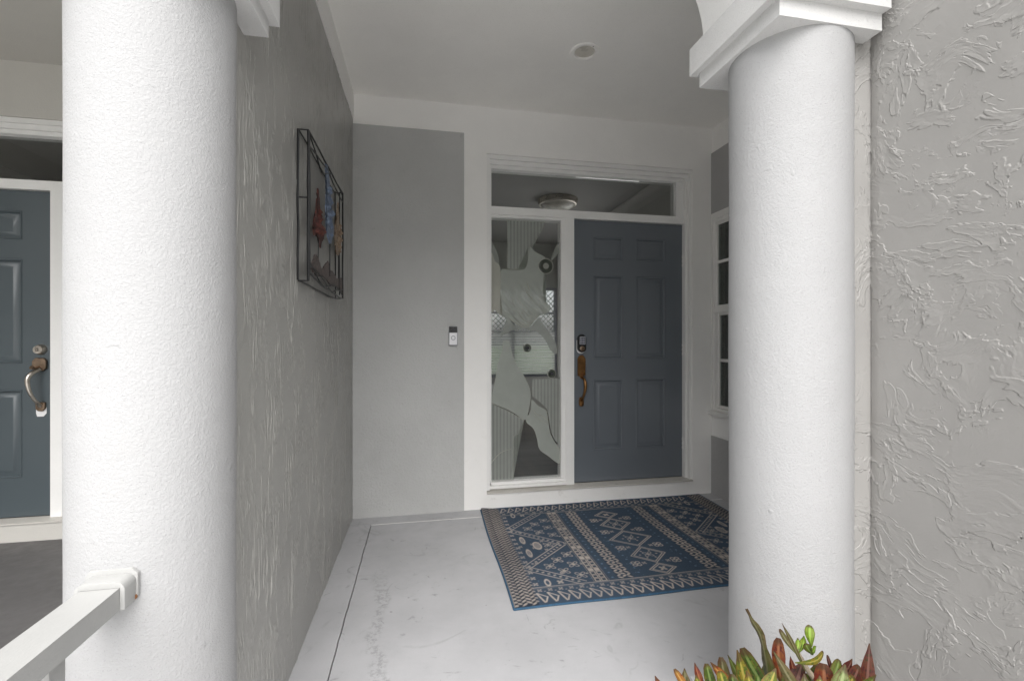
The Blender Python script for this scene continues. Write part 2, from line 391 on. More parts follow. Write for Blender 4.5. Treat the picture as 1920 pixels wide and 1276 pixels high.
def lathe(prof, c, axis='z', n=32):
    bm = bmesh.new(); rings = []
    for r, h in prof:
        ring = []
        for k in range(n):
            a = 2*math.pi*k/n; u, v = r*math.cos(a), r*math.sin(a)
            ring.append(bm.verts.new((c[0]+u, c[1]+v, c[2]+h) if axis == 'z' else (c[0]+u, c[1]+h, c[2]+v) if axis == 'y' else (c[0]+h, c[1]+u, c[2]+v)))
        rings.append(ring)
    for a, b in zip(rings, rings[1:]):
        for k in range(n): bm.faces.new([a[k], a[(k+1) % n], b[(k+1) % n], b[k]])
    if prof[0][0] > 1e-4: bm.faces.new(rings[0][::-1])
    if prof[-1][0] > 1e-4: bm.faces.new(rings[-1])
    bmesh.ops.remove_doubles(bm, verts=bm.verts, dist=1e-6)
    return bm
def slab_poly(pts, fn, d0, d1, close=True):
    """polygon (u,v) extruded between depths d0 and d1; fn(u,v,d) -> point"""
    bm = bmesh.new()
    a = [bm.verts.new(fn(u, v, d0)) for u, v in pts]; b = [bm.verts.new(fn(u, v, d1)) for u, v in pts]
    bm.faces.new(a); bm.faces.new(b[::-1])
    for i in range(len(pts)): j = (i+1) % len(pts); bm.faces.new([a[i], b[i], b[j], a[j]])
    bmesh.ops.triangulate(bm, faces=[f for f in bm.faces if len(f.verts) > 4])
    return bm
def grid_box(us, zs, x0, x1, step, axis):
    pass
mirror_x = lambda x: -1.141 - x
same_x = lambda x: x

# ------------------------------------------------------------------ ground outside
tag(mk('ground', B((-150, 150, -150, 150, -.60, -.345)), 'lawn'), kind='structure')
tag(mk('bounce_paving', B((-9, 14, -8.9, .46, -.42, -.325)), 'walk_concrete', bevel=.01), kind='structure')  # unseen paving, enlarged and made pale to bounce light into the porch
tag(mk('road', B((-150, 150, -16, -9, -.5, -.34)), 'asphalt'), kind='structure')
tag(mk('porch_step', B((-3.4, .40, .462, .79, -.40, -.165)), 'walk_concrete', bevel=.012), kind='structure')
tag(mk('planting_bed', B((.42, 1.2, .47, .96, -.40, -.10)), 'soil'), kind='structure')

# ------------------------------------------------------------------ porch floors (slabs with joints)
pf = bpy.data.objects.new('porch_floor', None); COL.objects.link(pf); pf['kind'] = 'structure'
mk('floor_bed', B((-.66, 2.42, .97, 3.50, -.40, -.012)), 'gap_dark', pf)
def wob_slab(x0, x1, y0, y1, jl=0, jr=0):
    """slab whose long edges waver a little, as a cracked joint does"""
    bm = bmesh.new(); n = 46; rows = []
    rr = random.Random(3)
    for i in range(n+1):
        y = y0 + (y1-y0)*i/n
        j = (rr.random()-.5)*.0036
        rows.append([(x0 + jl*j, y), (x1 + jr*j, y)])
    top = [[bm.verts.new((x, y, 0)) for x, y in r] for r in rows]; bot = [[bm.verts.new((x, y, -.03)) for x, y in r] for r in rows]
    for i in range(n):
        bm.faces.new([top[i][0], top[i][1], top[i+1][1], top[i+1][0]])
        bm.faces.new([top[i][0], top[i+1][0], bot[i+1][0], bot[i][0]]); bm.faces.new([top[i][1], bot[i][1], bot[i+1][1], top[i+1][1]])
    bm.faces.new([top[0][0], bot[0][0], bot[0][1], top[0][1]]); bm.faces.new([top[n][0], top[n][1], bot[n][1], bot[n][0]])
    return bm
mk('floor_slab', wob_slab(-.480, -.3385, .97, 3.1555, 0, 1), 'porch_concrete', pf)
mk('floor_slab', wob_slab(-.3335, 2.42, .97, 3.1555, 1, 0), 'porch_concrete', pf)
mk('floor_slab', B((-.480, 2.42, 3.1605, 3.31, -.03, 0)), 'porch_concrete', pf)
mk('joint_filler', B((-.335, 2.27, 3.1553, 3.1607, -.02, .0012)), 'caulk', pf)
lf = bpy.data.objects.new('neighbour_porch_floor', None); COL.objects.link(lf); lf['kind'] = 'structure'
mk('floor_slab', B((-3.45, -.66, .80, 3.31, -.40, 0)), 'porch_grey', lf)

# ------------------------------------------------------------------ walls
def wall(name, label): return thing(name, (0, 0, 0), label, 'wall')
# dividing wall between the two entries
w = wall('dividing_wall', 'grey streaky stucco wall with the metal tree art on it')
mk('wall_core', B((-.668, -.4775, 1.24, 3.42, 0, 2.742)), 'grey_smooth', w)
bm = bmesh.new(); bmesh.ops.create_grid(bm, x_segments=640, y_segments=300, size=.5)
for v in bm.verts: v.co = (-.474 - (.0025 if v.co.x < -.499 else 0), 1.238 + (v.co.x+.5)*2.075, (v.co.y+.5)*2.7415)
o = mk('stucco_face', bm, 'grey_streak', w, smooth='all', keep=True)
if o.data.polygons[0].normal.x < 0: o.data.flip_normals()
mk('frieze', B((-.668, -.465, 1.33, 3.42, 2.7425, 2.93)), 'white_wall', w, bevel=.002)
# back wall of the entry
w = wall('back_wall', 'white back wall around the front door and its glass')
mk('wall_surface', plate([-.472, .455, 2.10, 2.42], [0, .108, 2.575, 2.93], [(.455, 2.10, .108, 2.575)], 3.30, 3.52), 'white_wall', w, bevel=.004)
gp = mk('stucco_panel', B((-.4725, .290, 3.290, 3.2995, 0, 2.705)), 'grey_smooth', w, bevel=.002)
gp['label'] = 'smooth grey stucco panel with the doorbell'
# return wall with the side window
w = wall('return_wall', 'white side wall with a tall double hung window, mostly hidden by a column')
mk('wall_surface', plate([1.335, 2.45, 3.285, 3.299], [0, .665, 2.175, 2.93], [(2.45, 3.285, .665, 2.175)], 2.272, 2.42, 'x'), 'white_wall', w, bevel=.003)
for z0, z1 in ((2.228, 2.712), (.001, .462)): mk('stucco_panel', B((2.264, 2.2715, 2.0, 3.2985, z0, z1)), 'grey_return', w, bevel=.002)
# front wall between the column and the return wall
w = wall('front_wall', 'white wall closing the porch beside the round column')
mk('wall_surface', B((1.245, 2.42, 1.10, 1.334, 0, 2.93)), 'white_wall', w)
# outer rough stucco wall: dense grid so the trowel marks are real relief
w = wall('rough_stucco_wall', 'light grey rough trowelled stucco wall at the right edge')
bm = bmesh.new()
bmesh.ops.create_grid(bm, x_segments=220, y_segments=620, size=.5)
for v in bm.verts:
    y = .10 + (v.co.x+.5)*(1.064-.10); z = -.34 + (v.co.y+.5)*(2.86)
    xx = 1.222
    d = 1.064 - y
    if d < .03: xx += .005*(1-d/.03)**2
    v.co = (xx, y, z)
for f in bm.faces:
    if f.normal.x > 0: f.normal_flip()
o = mk('stucco_face', bm, 'grey_knock', w, smooth='all', keep=True)
me = o.data; me.update()
if me.polygons[0].normal.x > 0: me.flip_normals()
mk('wall_core', B((1.2325, 1.55, .10, 1.062, -.40, 3.6)), 'grey_knock_flat', w)
bm = bmesh.new(); bmesh.ops.create_grid(bm, x_segments=14, y_segments=560, size=.5)
for v in bm.verts:
    x = 1.150 + (v.co.x+.5)*.081; z = (v.co.y+.5)*2.06
    y = 1.066
    v.co = (x, y, z)
o = mk('corner_strip', bm, 'grey_knock', w, smooth='all', keep=True)
if o.data.polygons[0].normal.y > 0: o.data.flip_normals()
mk('pier', B((1.12, 1.2318, 1.0685, 1.30, 0, 2.04)), 'grey_knock_flat', w)
# neighbour's walls
w = wall('neighbour_back_wall', 'white wall above and around the neighbouring blue door')
mk('wall_surface', plate([mirror_x(2.42), mirror_x(2.10), mirror_x(.455), -.6685], [0, .108, 2.575, 2.93], [(mirror_x(2.10), mirror_x(.455), .108, 2.575)], 3.30, 3.52), 'cream_wall', w, bevel=.004)
w = wall('neighbour_side_wall', 'white wall on the far side of the neighbouring porch')
mk('wall_surface', B((-3.65, -3.45, 1.0, 3.30, 0, 2.93)), 'cream_wall', w)

# ceiling and roof
tag(mk('porch_ceiling', plate([-3.6, .842, 1.022, 2.42], [1.335, 2.46, 2.64, 3.52], [], 2.912, 3.0, 'y'), 'ceiling_white'), kind='structure') if False else None
bm = bmesh.new()
# ceiling with a round hole for the can light
cx_, cy_, rr_ = .932, 2.560, .0665
outer = [(2.272, 1.334), (2.272, 3.30), (-.465, 3.30), (-.465, 1.334)]
circ = [(cx_ + rr_*math.cos(2*math.pi*k/48), cy_ + rr_*math.sin(2*math.pi*k/48)) for k in range(48)]
sq = [(cx_+.3*math.cos(2*math.pi*k/48)*(1/max(abs(math.cos(2*math.pi*k/48)), abs(math.sin(2*math.pi*k/48)))), cy_+.3*math.sin(2*math.pi*k/48)*(1/max(abs(math.cos(2*math.pi*k/48)), abs(math.sin(2*math.pi*k/48))))) for k in range(48)]
Z = 2.911
a = [bm.verts.new((*p, Z)) for p in circ]; b = [bm.verts.new((*p, Z)) for p in sq]
for k in range(48): bm.faces.new([a[k], b[k], b[(k+1) % 48], a[(k+1) % 48]])
def q(x0, x1, y0, y1): bm.faces.new([bm.verts.new(p) for p in ((x0, y0, Z), (x0, y1, Z), (x1, y1, Z), (x1, y0, Z))])
x0, x1, y0, y1 = cx_-.3, cx_+.3, cy_-.3, cy_+.3
q(-.465, x0, 1.334, 3.30); q(x1, 2.272, 1.334, 3.30); q(x0, x1, 1.334, y0); q(x0, x1, y1, 3.30)
tag(mk('porch_ceiling', bm, 'ceiling_white'), kind='structure')
tag(mk('neighbour_porch_ceiling', B((-3.45, -.6685, 1.334, 3.30, 2.911, 2.928)), 'cream_wall'), kind='structure')
tag(mk('light_block_roof', B((-3.9, 1.54, .98, 7.15, 3.12, 3.30), (1.541, 2.6, 1.32, 7.15, 3.12, 3.30), (2.601, 4.2, 1.32, 3.7, 3.12, 3.30)), 'roof_tile'), kind='structure')  # unseen slab added to stop light leaks, cut back to admit daylight

# arches over the entries
def arch(name, label, xl, xr, x_end_l, x_end_r, y0=1.035, y1=1.325, zs=2.176, a_rise=.45, ztop=3.119):
    """flat wall panel with a half-ellipse opening"""
    t_ = thing(name, ((xl+xr)/2, (y0+y1)/2, zs), label, 'arch')
    bm = bmesh.new(); n = 40; c = (xl+xr)/2; A = (xr-xl)/2
    low = [(x_end_l, zs), (xl, zs)] + [(c - A*math.cos(math.pi*k/n), zs + a_rise*math.sin(math.pi*k/n)) for k in range(1, n)] + [(xr, zs), (x_end_r, zs)]
    F = [[bm.verts.new((x, y, z)) for x, z in low] for y in (y0, y1)]; T = [[bm.verts.new((x, y, ztop)) for x, z in low] for y in (y0, y1)]
    for i in range(len(low)-1):
        for s in (0, 1): bm.faces.new([F[s][i], F[s][i+1], T[s][i+1], T[s][i]])
        bm.faces.new([F[0][i], F[1][i], F[1][i+1], F[0][i+1]]); bm.faces.new([T[0][i], T[0][i+1], T[1][i+1], T[1][i]])
    for i in (0, len(low)-1): bm.faces.new([F[0][i], T[0][i], T[1][i], F[1][i]])
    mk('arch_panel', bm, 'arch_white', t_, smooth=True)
    return t_
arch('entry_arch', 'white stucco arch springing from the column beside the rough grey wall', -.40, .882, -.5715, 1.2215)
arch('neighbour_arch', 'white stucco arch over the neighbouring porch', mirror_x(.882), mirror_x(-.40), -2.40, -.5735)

# ------------------------------------------------------------------ columns
def column(x, y, label, cap_x0, cap_x1):
    c = thing('column', (x, y, 0), label, 'column', 'round white porch columns')
    r = .158; prof = []
    for k in range(61):
        z = .118 + (2.046-.118)*k/60
        prof.append((r + .0008*math.sin(k*.21+1), z))
    s = mk('shaft', lathe(prof, (x, y, 0), n=96), 'dimmed_white_stucco', c, smooth=True)
    mk('plinth', B((x-.195, min(x+.195, 1.2195), y-.195, y+.195, 0, .1185)), 'dimmed_white_stucco', c, bevel=.006, seg=2)
    cap = mk('capital', B((cap_x0, cap_x1, 1.01, 1.352, 2.043, 2.0895)), 'dimmed_capital_white', c, bevel=.004, seg=2)
    mk('capital_band', B((cap_x0-.022, (cap_x1+.022 if cap_x1 < 1 else 1.203), .988, 1.374, 2.089, 2.178)), 'dimmed_capital_white', c, bevel=.005, seg=2)
    return c
column(-.606, 1.204, 'round white column with the handrail fixed to it', -.780, -.412)
column(1.056, 1.172, 'round white column rising behind the colourful leafy plant', .886, 1.199)

# ------------------------------------------------------------------ door sets
def door_panel_bm(mx, x0, x1, z0, z1, yf=3.38):
    bm = bmesh.new()
    def ring(i, dy): return [bm.verts.new((mx(x), yf+dy, z)) for x, z in ((x0+i, z0+i), (x1-i, z0+i), (x1-i, z1-i), (x0+i, z1-i))]
    rs = [ring(0, 0), ring(.001, -.0022), ring(.004, -.0042), ring(.008, -.0036), ring(.0115, -.0004), ring(.0135, .006), ring(.0155, .0125), ring(.021, .0128), ring(.042, .0022), ring(.0455, .0002), ring(.049, -.0004), ring(.053, -.0004)]
    for a, b in zip(rs, rs[1:]):
        for k in range(4): bm.faces.new([a[k], a[(k+1) % 4], b[(k+1) % 4], b[k]])
    bm.faces.new(rs[-1]); return bm
PX = ((1.303, 1.547), (1.656, 1.909)); PZ = ((1.846, 2.026), (1.078, 1.725), (.369, .915))
def build_door(mx, name, label, mat):
    d = thing(name, (mx(1.6), 3.40, .122), label, 'door')
    holes = [(min(mx(a), mx(b)), max(mx(a), mx(b)), z0, z1) for a, b in PX for z0, z1 in PZ]
    us = [mx(1.1395), mx(2.0585)] + [mx(v) for p in PX for v in p]
    zs = [.124, 2.150] + [v for p in PZ for v in p]
    mk('door_slab', plate(us, zs, holes, 3.38, 3.392), mat, d)
    mk('door_core', B((mx(1.1395), mx(2.0585), 3.3925, 3.425, .124, 2.150)), mat, d)
    for a, b in PX:
        for z0, z1 in PZ:
            o = mk('door_panel', door_panel_bm(mx, a, b, z0, z1), mat, d, keep=True, smooth=True)
            if mx(1) != 1: o.data.flip_normals()
    for z in (1.86, 1.147, .391):
        h = mk('hinge', tube(bmesh.new(), [(mx(2.0625), 3.374, z-.05), (mx(2.0625), 3.374, z+.05)], .0065, 10), 'frame_white', d, smooth=True)
        for dz in (-.034, 0, .034): mk('knuckle', tube(bmesh.new(), [(mx(2.0625), 3.374, z+dz-.010), (mx(2.0625), 3.374, z+dz+.010)], .0085, 10), 'frame_white', h, smooth=True)
    mk('sweep', B((mx(1.142), mx(2.056), 3.377, 3.3795, .1235, .1275)), 'rubber', d)
    return d
SH = {
'ribbed_top' : ([(0.626, 2.125), (0.917, 2.125), (0.897, 2.076), (0.873, 2.024), (0.811, 1.931), (0.789, 1.926), (0.784, 1.865), (0.784, 1.822), (0.762, 1.783), (0.749, 1.761), (0.684, 1.761), (0.626, 1.762)], 'frost_ribs', 0),
'etched_body' : ([(0.789, 1.93), (0.851, 1.889), (0.917, 1.853), (0.915, 1.784), (0.915, 1.714), (0.904, 1.667), (0.908, 1.542), (0.962, 1.473), (0.931, 1.43), (0.86, 1.403), (0.806, 1.334), (0.758, 1.316), (0.684, 1.35), (0.623, 1.392), (0.58, 1.417), (0.578, 1.57), (0.577, 1.739), (0.623, 1.753), (0.749, 1.757), (0.784, 1.822)], 'frost', 1),
'etched_leaf' : ([(0.502, 1.952), (0.529, 1.916), (0.55, 1.866), (0.565, 1.807), (0.554, 1.796), (0.529, 1.831), (0.502, 1.865)], 'frost_thin', 2),
'bright_view' : ([(0.502, 1.859), (0.529, 1.814), (0.559, 1.79), (0.573, 1.739), (0.573, 1.57), (0.575, 1.421), (0.612, 1.39), (0.563, 1.417), (0.529, 1.446), (0.502, 1.458)], 'frost_pale', 3),  # bright view in the glass, put in as a pale frosted shape
'etched_petal' : ([(1.031, 1.975), (1.010, 1.950), (0.994, 1.916), (0.967, 1.833), (1.010, 1.872), (1.031, 1.895)], 'frost_thin', 1),
'etched_wing' : ([(0.623, 1.382), (0.675, 1.341), (0.741, 1.314), (0.649, 1.29), (0.597, 1.264), (0.567, 1.239), (0.593, 1.307)], 'frost_thin', 2),
'etched_ribbon' : ([(0.867, 1.393), (0.904, 1.343), (0.958, 1.274), (1.008, 1.187), (1.018, 1.13), (0.994, 1.118), (0.958, 1.153), (0.931, 1.205), (0.891, 1.256), (0.851, 1.287), (0.762, 1.309), (0.811, 1.329)], 'frost_thin', 0),
'etched_trunk' : ([(0.597, 1.212), (0.639, 1.212), (0.662, 1.12), (0.695, 1.038), (0.751, 0.954), (0.798, 0.852), (0.803, 0.769), (0.789, 0.696), (0.762, 0.618), (0.648, 0.691), (0.502, 0.762), (0.509, 0.822), (0.532, 0.912), (0.548, 1.03), (0.569, 1.103), (0.592, 1.157)], 'frost', 0),
'etched_sweep' : ([(0.77, 0.609), (0.827, 0.551), (0.855, 0.472), (0.874, 0.392), (0.941, 0.338), (1.034, 0.275), (1.034, 0.385), (0.98, 0.457), (0.956, 0.523), (0.941, 0.608), (0.927, 0.682), (0.865, 0.721), (0.812, 0.769), (0.808, 0.695)], 'frost', 2),
'ribbed_side' : ([(0.817, 0.926), (0.941, 0.924), (1.034, 0.931), (1.034, 0.405), (0.989, 0.466), (0.965, 0.523), (0.951, 0.607), (0.936, 0.691), (0.884, 0.749), (0.817, 0.796)], 'frost_ribs', 3),
'ribbed_base' : ([(0.502, 0.75), (0.648, 0.68), (0.753, 0.616), (0.737, 0.541), (0.709, 0.514), (0.671, 0.498), (0.671, 0.333), (0.671, 0.176), (0.502, 0.176)], 'frost_ribs', 1),
}
def build_frame(mx, name, label, etched):
    f = thing(name, (mx(1.28), 3.34, .108), label, 'door frame')
    def bar(nm, x0, x1, y0, y1, z0, z1, bev=.003, mat='frame_white'): return mk(nm, B((mx(x0), mx(x1), y0, y1, z0, z1)), mat, f, bevel=bev)
    # outer casing set into the opening, two steps deep
    bar('jamb', .4555, .4800, 3.312, 3.50, .128, 2.574); bar('jamb', 2.080, 2.0995, 3.312, 3.50, .108, 2.574)
    bar('head_casing', .4805, 2.0795, 3.312, 3.50, 2.545, 2.574); bar('head_stop', .4805, 2.0795, 3.332, 3.50, 2.515, 2.5445)
    bar('stop', .4805, .4955, 3.342, 3.50, .172, 2.5145); bar('stop', 2.0605, 2.0795, 3.342, 3.50, .122, 2.5145)
    bar('transom_frame', .496, 2.060, 3.352, 3.45, 2.490, 2.5145); bar('transom_frame', 1.996, 2.060, 3.362, 3.45, 2.212, 2.4895)
    bar('transom_bar', .496, 2.060, 3.352, 3.46, 2.1535, 2.2115)
    m_ = bar('mullion', 1.072, 1.1355, 3.350, 3.46, .122, 2.153)
    bar('sidelight_stop', 1.036, 1.0715, 3.364, 3.46, .172, 2.135)
    bar('sidelight_stop', .496, 1.0715, 3.364, 3.46, 2.1355, 2.153)
    bar('sidelight_rail', .481, 1.0715, 3.335, 3.46, .1285, .1515); bar('sidelight_rail', .496, 1.0715, 3.358, 3.46, .152, .1715)
    bm = bmesh.new()
    vs = [bm.verts.new((mx(x), y, z)) for x in (.456, 2.0995) for y, z in ((3.288, .1085), (3.288, .1165), (3.372, .1225), (3.49, .1225), (3.49, .1085))]
    for k in range(5): bm.faces.new([vs[k], vs[(k+1) % 5], vs[5+(k+1) % 5], vs[5+k]])
    bm.faces.new(vs[:5]); bm.faces.new(vs[5:][::-1])
    mk('threshold', bm, 'threshold_concrete', f, bevel=.002)
    mk('transom_pane', B((mx(.4975), mx(1.9955), 3.405, 3.411, 2.212, 2.4895)), 'clear_glass', f)
    p = mk('sidelight_pane', B((mx(.4975), mx(1.0355), 3.402, 3.408, .172, 2.135)), 'clear_glass', f)
    if etched:
        for nm, (pts, mat, lay) in SH.items():
            smooth = [(v.x, v.y) for v in catmull([(a, b, 0) for a, b in pts], 5, True)] if 'ribbed' not in nm else pts
            yy = 3.4013 - .0011*lay
            smooth = [(min(max(a, .4985), 1.034), min(max(b, .1735), 2.133)) for a, b in smooth]
            mk(nm, slab_poly(smooth, lambda u, v, d: (mx(u), d, v), yy, yy-.0008), mat, p)
            if nm in ('ribbed_top', 'etched_body', 'ribbed_base', 'etched_sweep', 'etched_trunk', 'etched_petal'):
                pl = [(mx(a), yy-.001, b) for a, b in smooth]
                mk('bevel_line', tube(bmesh.new(), pl+[pl[0]], .0011, 5, False), 'frost_pale', p)
        for cv in ([(.640, 1.388), (.690, 1.352), (.752, 1.322), (.80, 1.335)], [(.660, 1.412), (.705, 1.368), (.770, 1.336), (.835, 1.372)], [(.700, 1.452), (.735, 1.395), (.795, 1.358), (.852, 1.398)],
                   [(.735, 1.470), (.775, 1.420), (.82, 1.402), (.868, 1.408)], [(.755, 1.640), (.778, 1.580), (.812, 1.545), (.822, 1.515)], [(.775, 1.670), (.79, 1.62), (.805, 1.60)],
                   [(.502, .30), (.535, .345), (.585, .385), (.655, .405)], [(.82, .70), (.85, .66), (.90, .64), (.945, .60)], [(.83, .66), (.87, .62), (.93, .585)]):
            mk('etched_line', tube(bmesh.new(), catmull([(mx(a), 3.3965, b) for a, b in cv], 6), [.0012, .0032, .0032, .0012], 6), 'frost_pale', p)
        for x, z, r in ((.923, 1.788, .057), (.778, 1.163, .031), (.970, .966, .033)):
            g_ = mk('glass_boss', lathe([(0, -.013), (r*.22, -.0135), (r*.33, -.010), (r*.40, -.0075), (r*.72, -.011), (r*.93, -.0085), (r, -.0045), (r, -.004)], (x, 3.402, z), 'y', 40), 'boss', p, smooth=True)
            mk('boss_ring', lathe([(r*.28, -.0142), (r*.40, -.0142), (r*.40, -.0135), (r*.28, -.0135), (r*.28, -.0142)], (x, 3.402, z), 'y', 28), 'frost_pale' if r > .05 else 'screen_dark', p)
            mk('boss_rim', lathe([(r*.97, -.0075), (r*1.06, -.0075), (r*1.06, -.003), (r*.97, -.003), (r*.97, -.0075)], (x, 3.402, z), 'y', 36), 'frost_pale', p)
    else:
        mk('frosted_film', B((mx(.50), mx(1.033), 3.3995, 3.4015, .174, 2.133)), 'frost', p)
    return f
t = NT('boss'); t.t.nodes.remove(t.b)
tr = t.n('BsdfTransparent'); tr.inputs[0].default_value = (.42, .45, .43, 1); gl = t.n('BsdfGlossy'); gl.inputs['Roughness'].default_value = .06
mx_ = t.n('MixShader'); lw = t.n('LayerWeight'); lw.inputs[0].default_value = .35
t.l(lw.outputs['Fresnel'], mx_.inputs[0]); t.l(tr.outputs[0], mx_.inputs[1]); t.l(gl.outputs[0], mx_.inputs[2]); t.l(mx_.outputs[0], t.out.inputs[0]); M['boss'] = t.m

build_frame(same_x, 'door_frame', 'white frame with a transom and an etched glass sidelight beside the grey door', True)
d1 = build_door(same_x, 'front_door', 'slate grey six panel front door with keypad lock and bronze handle', 'door_paint')
build_frame(mirror_x, 'door_frame', 'white frame around the bluish door beyond the column', False)
d2 = build_door(mirror_x, 'front_door', 'bluish grey panelled door with a nickel deadbolt, half out of view', 'door_paint_teal')

# keypad lock on the front door (px ~1090,643)
def stadium(cx, cz, w, h, n=12):
    r = w/2; p = []
    for k in range(n+1): a = math.pi*k/n; p.append((cx + r*math.cos(a), cz + h/2 - r + r*math.sin(a)))
    for k in range(n+1): a = math.pi + math.pi*k/n; p.append((cx + r*math.cos(a), cz - h/2 + r + r*math.sin(a)))
    return p
Yf = lambda u, v, d: (u, d, v)
cxk, czk = 1.200, 1.198
mk('primer_patch', slab_poly(stadium(cxk-.002, czk-.016, .068, .128), Yf, 3.3795, 3.3785), 'primer', d1)
lk = mk('keypad_lock', slab_poly(stadium(cxk, czk, .066, .136), Yf, 3.380, 3.352), 'black_plastic', d1, bevel=.004, seg=2, smooth=True)
kp = mk('keypad', B((cxk-.020, cxk+.024, 3.3475, 3.3515, czk-.008, czk+.052)), 'keypad_silver', lk, bevel=.0015)
key0 = None
for r_ in range(4):
    for c_ in range(3):
        mk('key', B((cxk-.0165+c_*.013, cxk-.0065+c_*.013, 3.3455, 3.347, czk-.004+r_*.0138, czk+.006+r_*.0138)), 'key_dark', lk)
mk('key_cylinder', lathe([(.020, 0), (.020, -.008), (.016, -.011), (.009, -.011), (.008, -.008), (0, -.008)], (cxk, 3.352, czk-.040), 'y', 24), 'brown_bronze', lk, smooth=True)
# bronze handleset
pl = [(1.172, .945), (1.172, .995), (1.170, 1.080), (1.177, 1.088), (1.183, 1.100), (1.196, 1.107), (1.208, 1.107), (1.221, 1.100), (1.227, 1.088), (1.234, 1.080), (1.232, .995), (1.232, .945), (1.222, .950), (1.210, .930), (1.202, .922), (1.194, .930), (1.182, .950)]
hs_ = mk('handle_plate', slab_poly(pl, Yf, 3.380, 3.368), 'bronze', d1, bevel=.002)
mk('thumb_latch', tube(bmesh.new(), catmull([(1.210, 3.368, .965), (1.210, 3.345, .962), (1.210, 3.325, .968)], 5), [.006, .007, .009], 8), 'bronze', hs_, smooth=True)
mk('grip', tube(bmesh.new(), catmull([(1.206, 3.368, .935), (1.212, 3.335, .920), (1.216, 3.322, .880), (1.212, 3.326, .830), (1.204, 3.342, .785), (1.200, 3.368, .760)], 8), [.010, .011, .0125, .011, .0085, .009], 12), 'bronze', hs_, smooth=True)
mk('handle_foot', slab_poly(stadium(1.200, .748, .036, .074), Yf, 3.380, 3.366), 'bronze', hs_, bevel=.002)
mk('foot_screw', lathe([(.011, 0), (.011, -.004), (.007, -.006), (0, -.006)], (1.200, 3.366, .728), 'y', 16), 'bronze', hs_, smooth=True)
# neighbour's hardware
xh = -2.345
db = mk('deadbolt', lathe([(.034, 0), (.033, -.006), (.027, -.026), (.024, -.029), (.012, -.029), (.010, -.025), (0, -.025)], (xh, 3.380, 1.163), 'y', 32), 'nickel', d2, smooth=True)
mk('keyway', B((xh-.0015, xh+.0015, 3.3535, 3.3545, 1.157, 1.169)), 'rubber', db)
pl = [(xh-.036, 1.060), (xh-.036, 1.095), (xh-.022, 1.112), (xh+.022, 1.112), (xh+.036, 1.095), (xh+.036, 1.045), (xh+.020, 1.030), (xh-.020, 1.030), (xh-.036, 1.045)]
hp = mk('handle_plate', slab_poly(pl, Yf, 3.380, 3.362), 'brown_bronze', d2, bevel=.003)
mk('thumb_latch', tube(bmesh.new(), catmull([(xh, 3.362, 1.055), (xh, 3.335, 1.050), (xh-.004, 3.310, 1.056)], 5), [.008, .009, .012], 8), 'brown_bronze', hp, smooth=True)
mk('grip', tube(bmesh.new(), catmull([(xh+.005, 3.362, 1.040), (xh-.012, 3.328, 1.018), (xh-.022, 3.310, .985), (xh-.018, 3.310, .930), (xh-.006, 3.325, .870), (xh+.004, 3.352, .830), (xh+.006, 3.368, .815)], 8), [.013, .014, .013, .011, .009, .010, .011], 12), 'nickel', hp, smooth=True)
mk('handle_foot', slab_poly([(xh-.022, .835), (xh+.028, .835), (xh+.028, .795), (xh+.015, .780), (xh-.010, .780), (xh-.022, .795)], Yf, 3.380, 3.366), 'brown_bronze', hp, bevel=.002)
mk('foot_screw', lathe([(.012, 0), (.012, -.005), (.007, -.008), (0, -.008)], (xh+.003, 3.366, .815), 'y', 16), 'nickel', hp, smooth=True)
mk('primer_patch', slab_poly([(xh-.026, .800), (xh+.030, .800), (xh+.030, .765), (xh+.014, .745), (xh-.020, .745), (xh-.026, .765)], Yf, 3.3795, 3.3787), 'primer', d2)

# ------------------------------------------------------------------ side window of the porch
w = thing('side_window', (2.30, 2.83, .665), 'white double hung window in the side wall beside the grey door', 'window')
fx0, fx1 = 2.275, 2.335
mk('window_frame', plate([2.4505, 2.474, 3.262, 3.2845], [.6655, .688, 1.440, 1.478, 2.152, 2.1745], [(2.474, 3.262, .688, 1.440), (2.474, 3.262, 1.478, 2.152)], fx0, fx1, 'x'), 'trim_white', w, bevel=.002)
mk('casing', plate([2.395, 2.449, 3.2855, 3.297], [.668, 2.176, 2.227], [(2.449, 3.2855, .0, 2.176)], 2.262, 2.2715, 'x'), 'trim_white', w, bevel=.002)
mk('window_sill', B((2.236, 2.31, 2.38, 3.297, .636, .6645)), 'trim_white', w, bevel=.004)
for z0, z1, dx, zm in ((1.4785, 2.1515, .0, 1.838), (.6885, 1.4395, .016, 1.064)):
    s = mk('sash', plate([2.4745, 2.492, 3.245, 3.2615], [z0, z0+.020, z1-.020, z1], [(2.492, 3.245, z0+.020, z1-.020)], 2.284+dx, 2.304+dx, 'x'), 'trim_white', w, bevel=.0015)
    mk('muntin', B((2.287+dx, 2.302+dx, 2.4925, 3.2445, zm-.011, zm+.011)), 'trim_white', s)
    for za, zb in ((z0+.0205, zm-.0115), (zm+.0115, z1-.0205)): mk('pane', B((2.293+dx, 2.2965+dx, 2.4925, 3.2445, za, zb)), 'dark_glass', s)
mk('roller_shade', B((2.372, 2.376, 2.46, 3.275, 1.47, 2.165)), 'curtain', w)
mk('insect_screen', B((2.372, 2.374, 2.46, 3.275, .675, 1.435)), 'screen_dark', w)

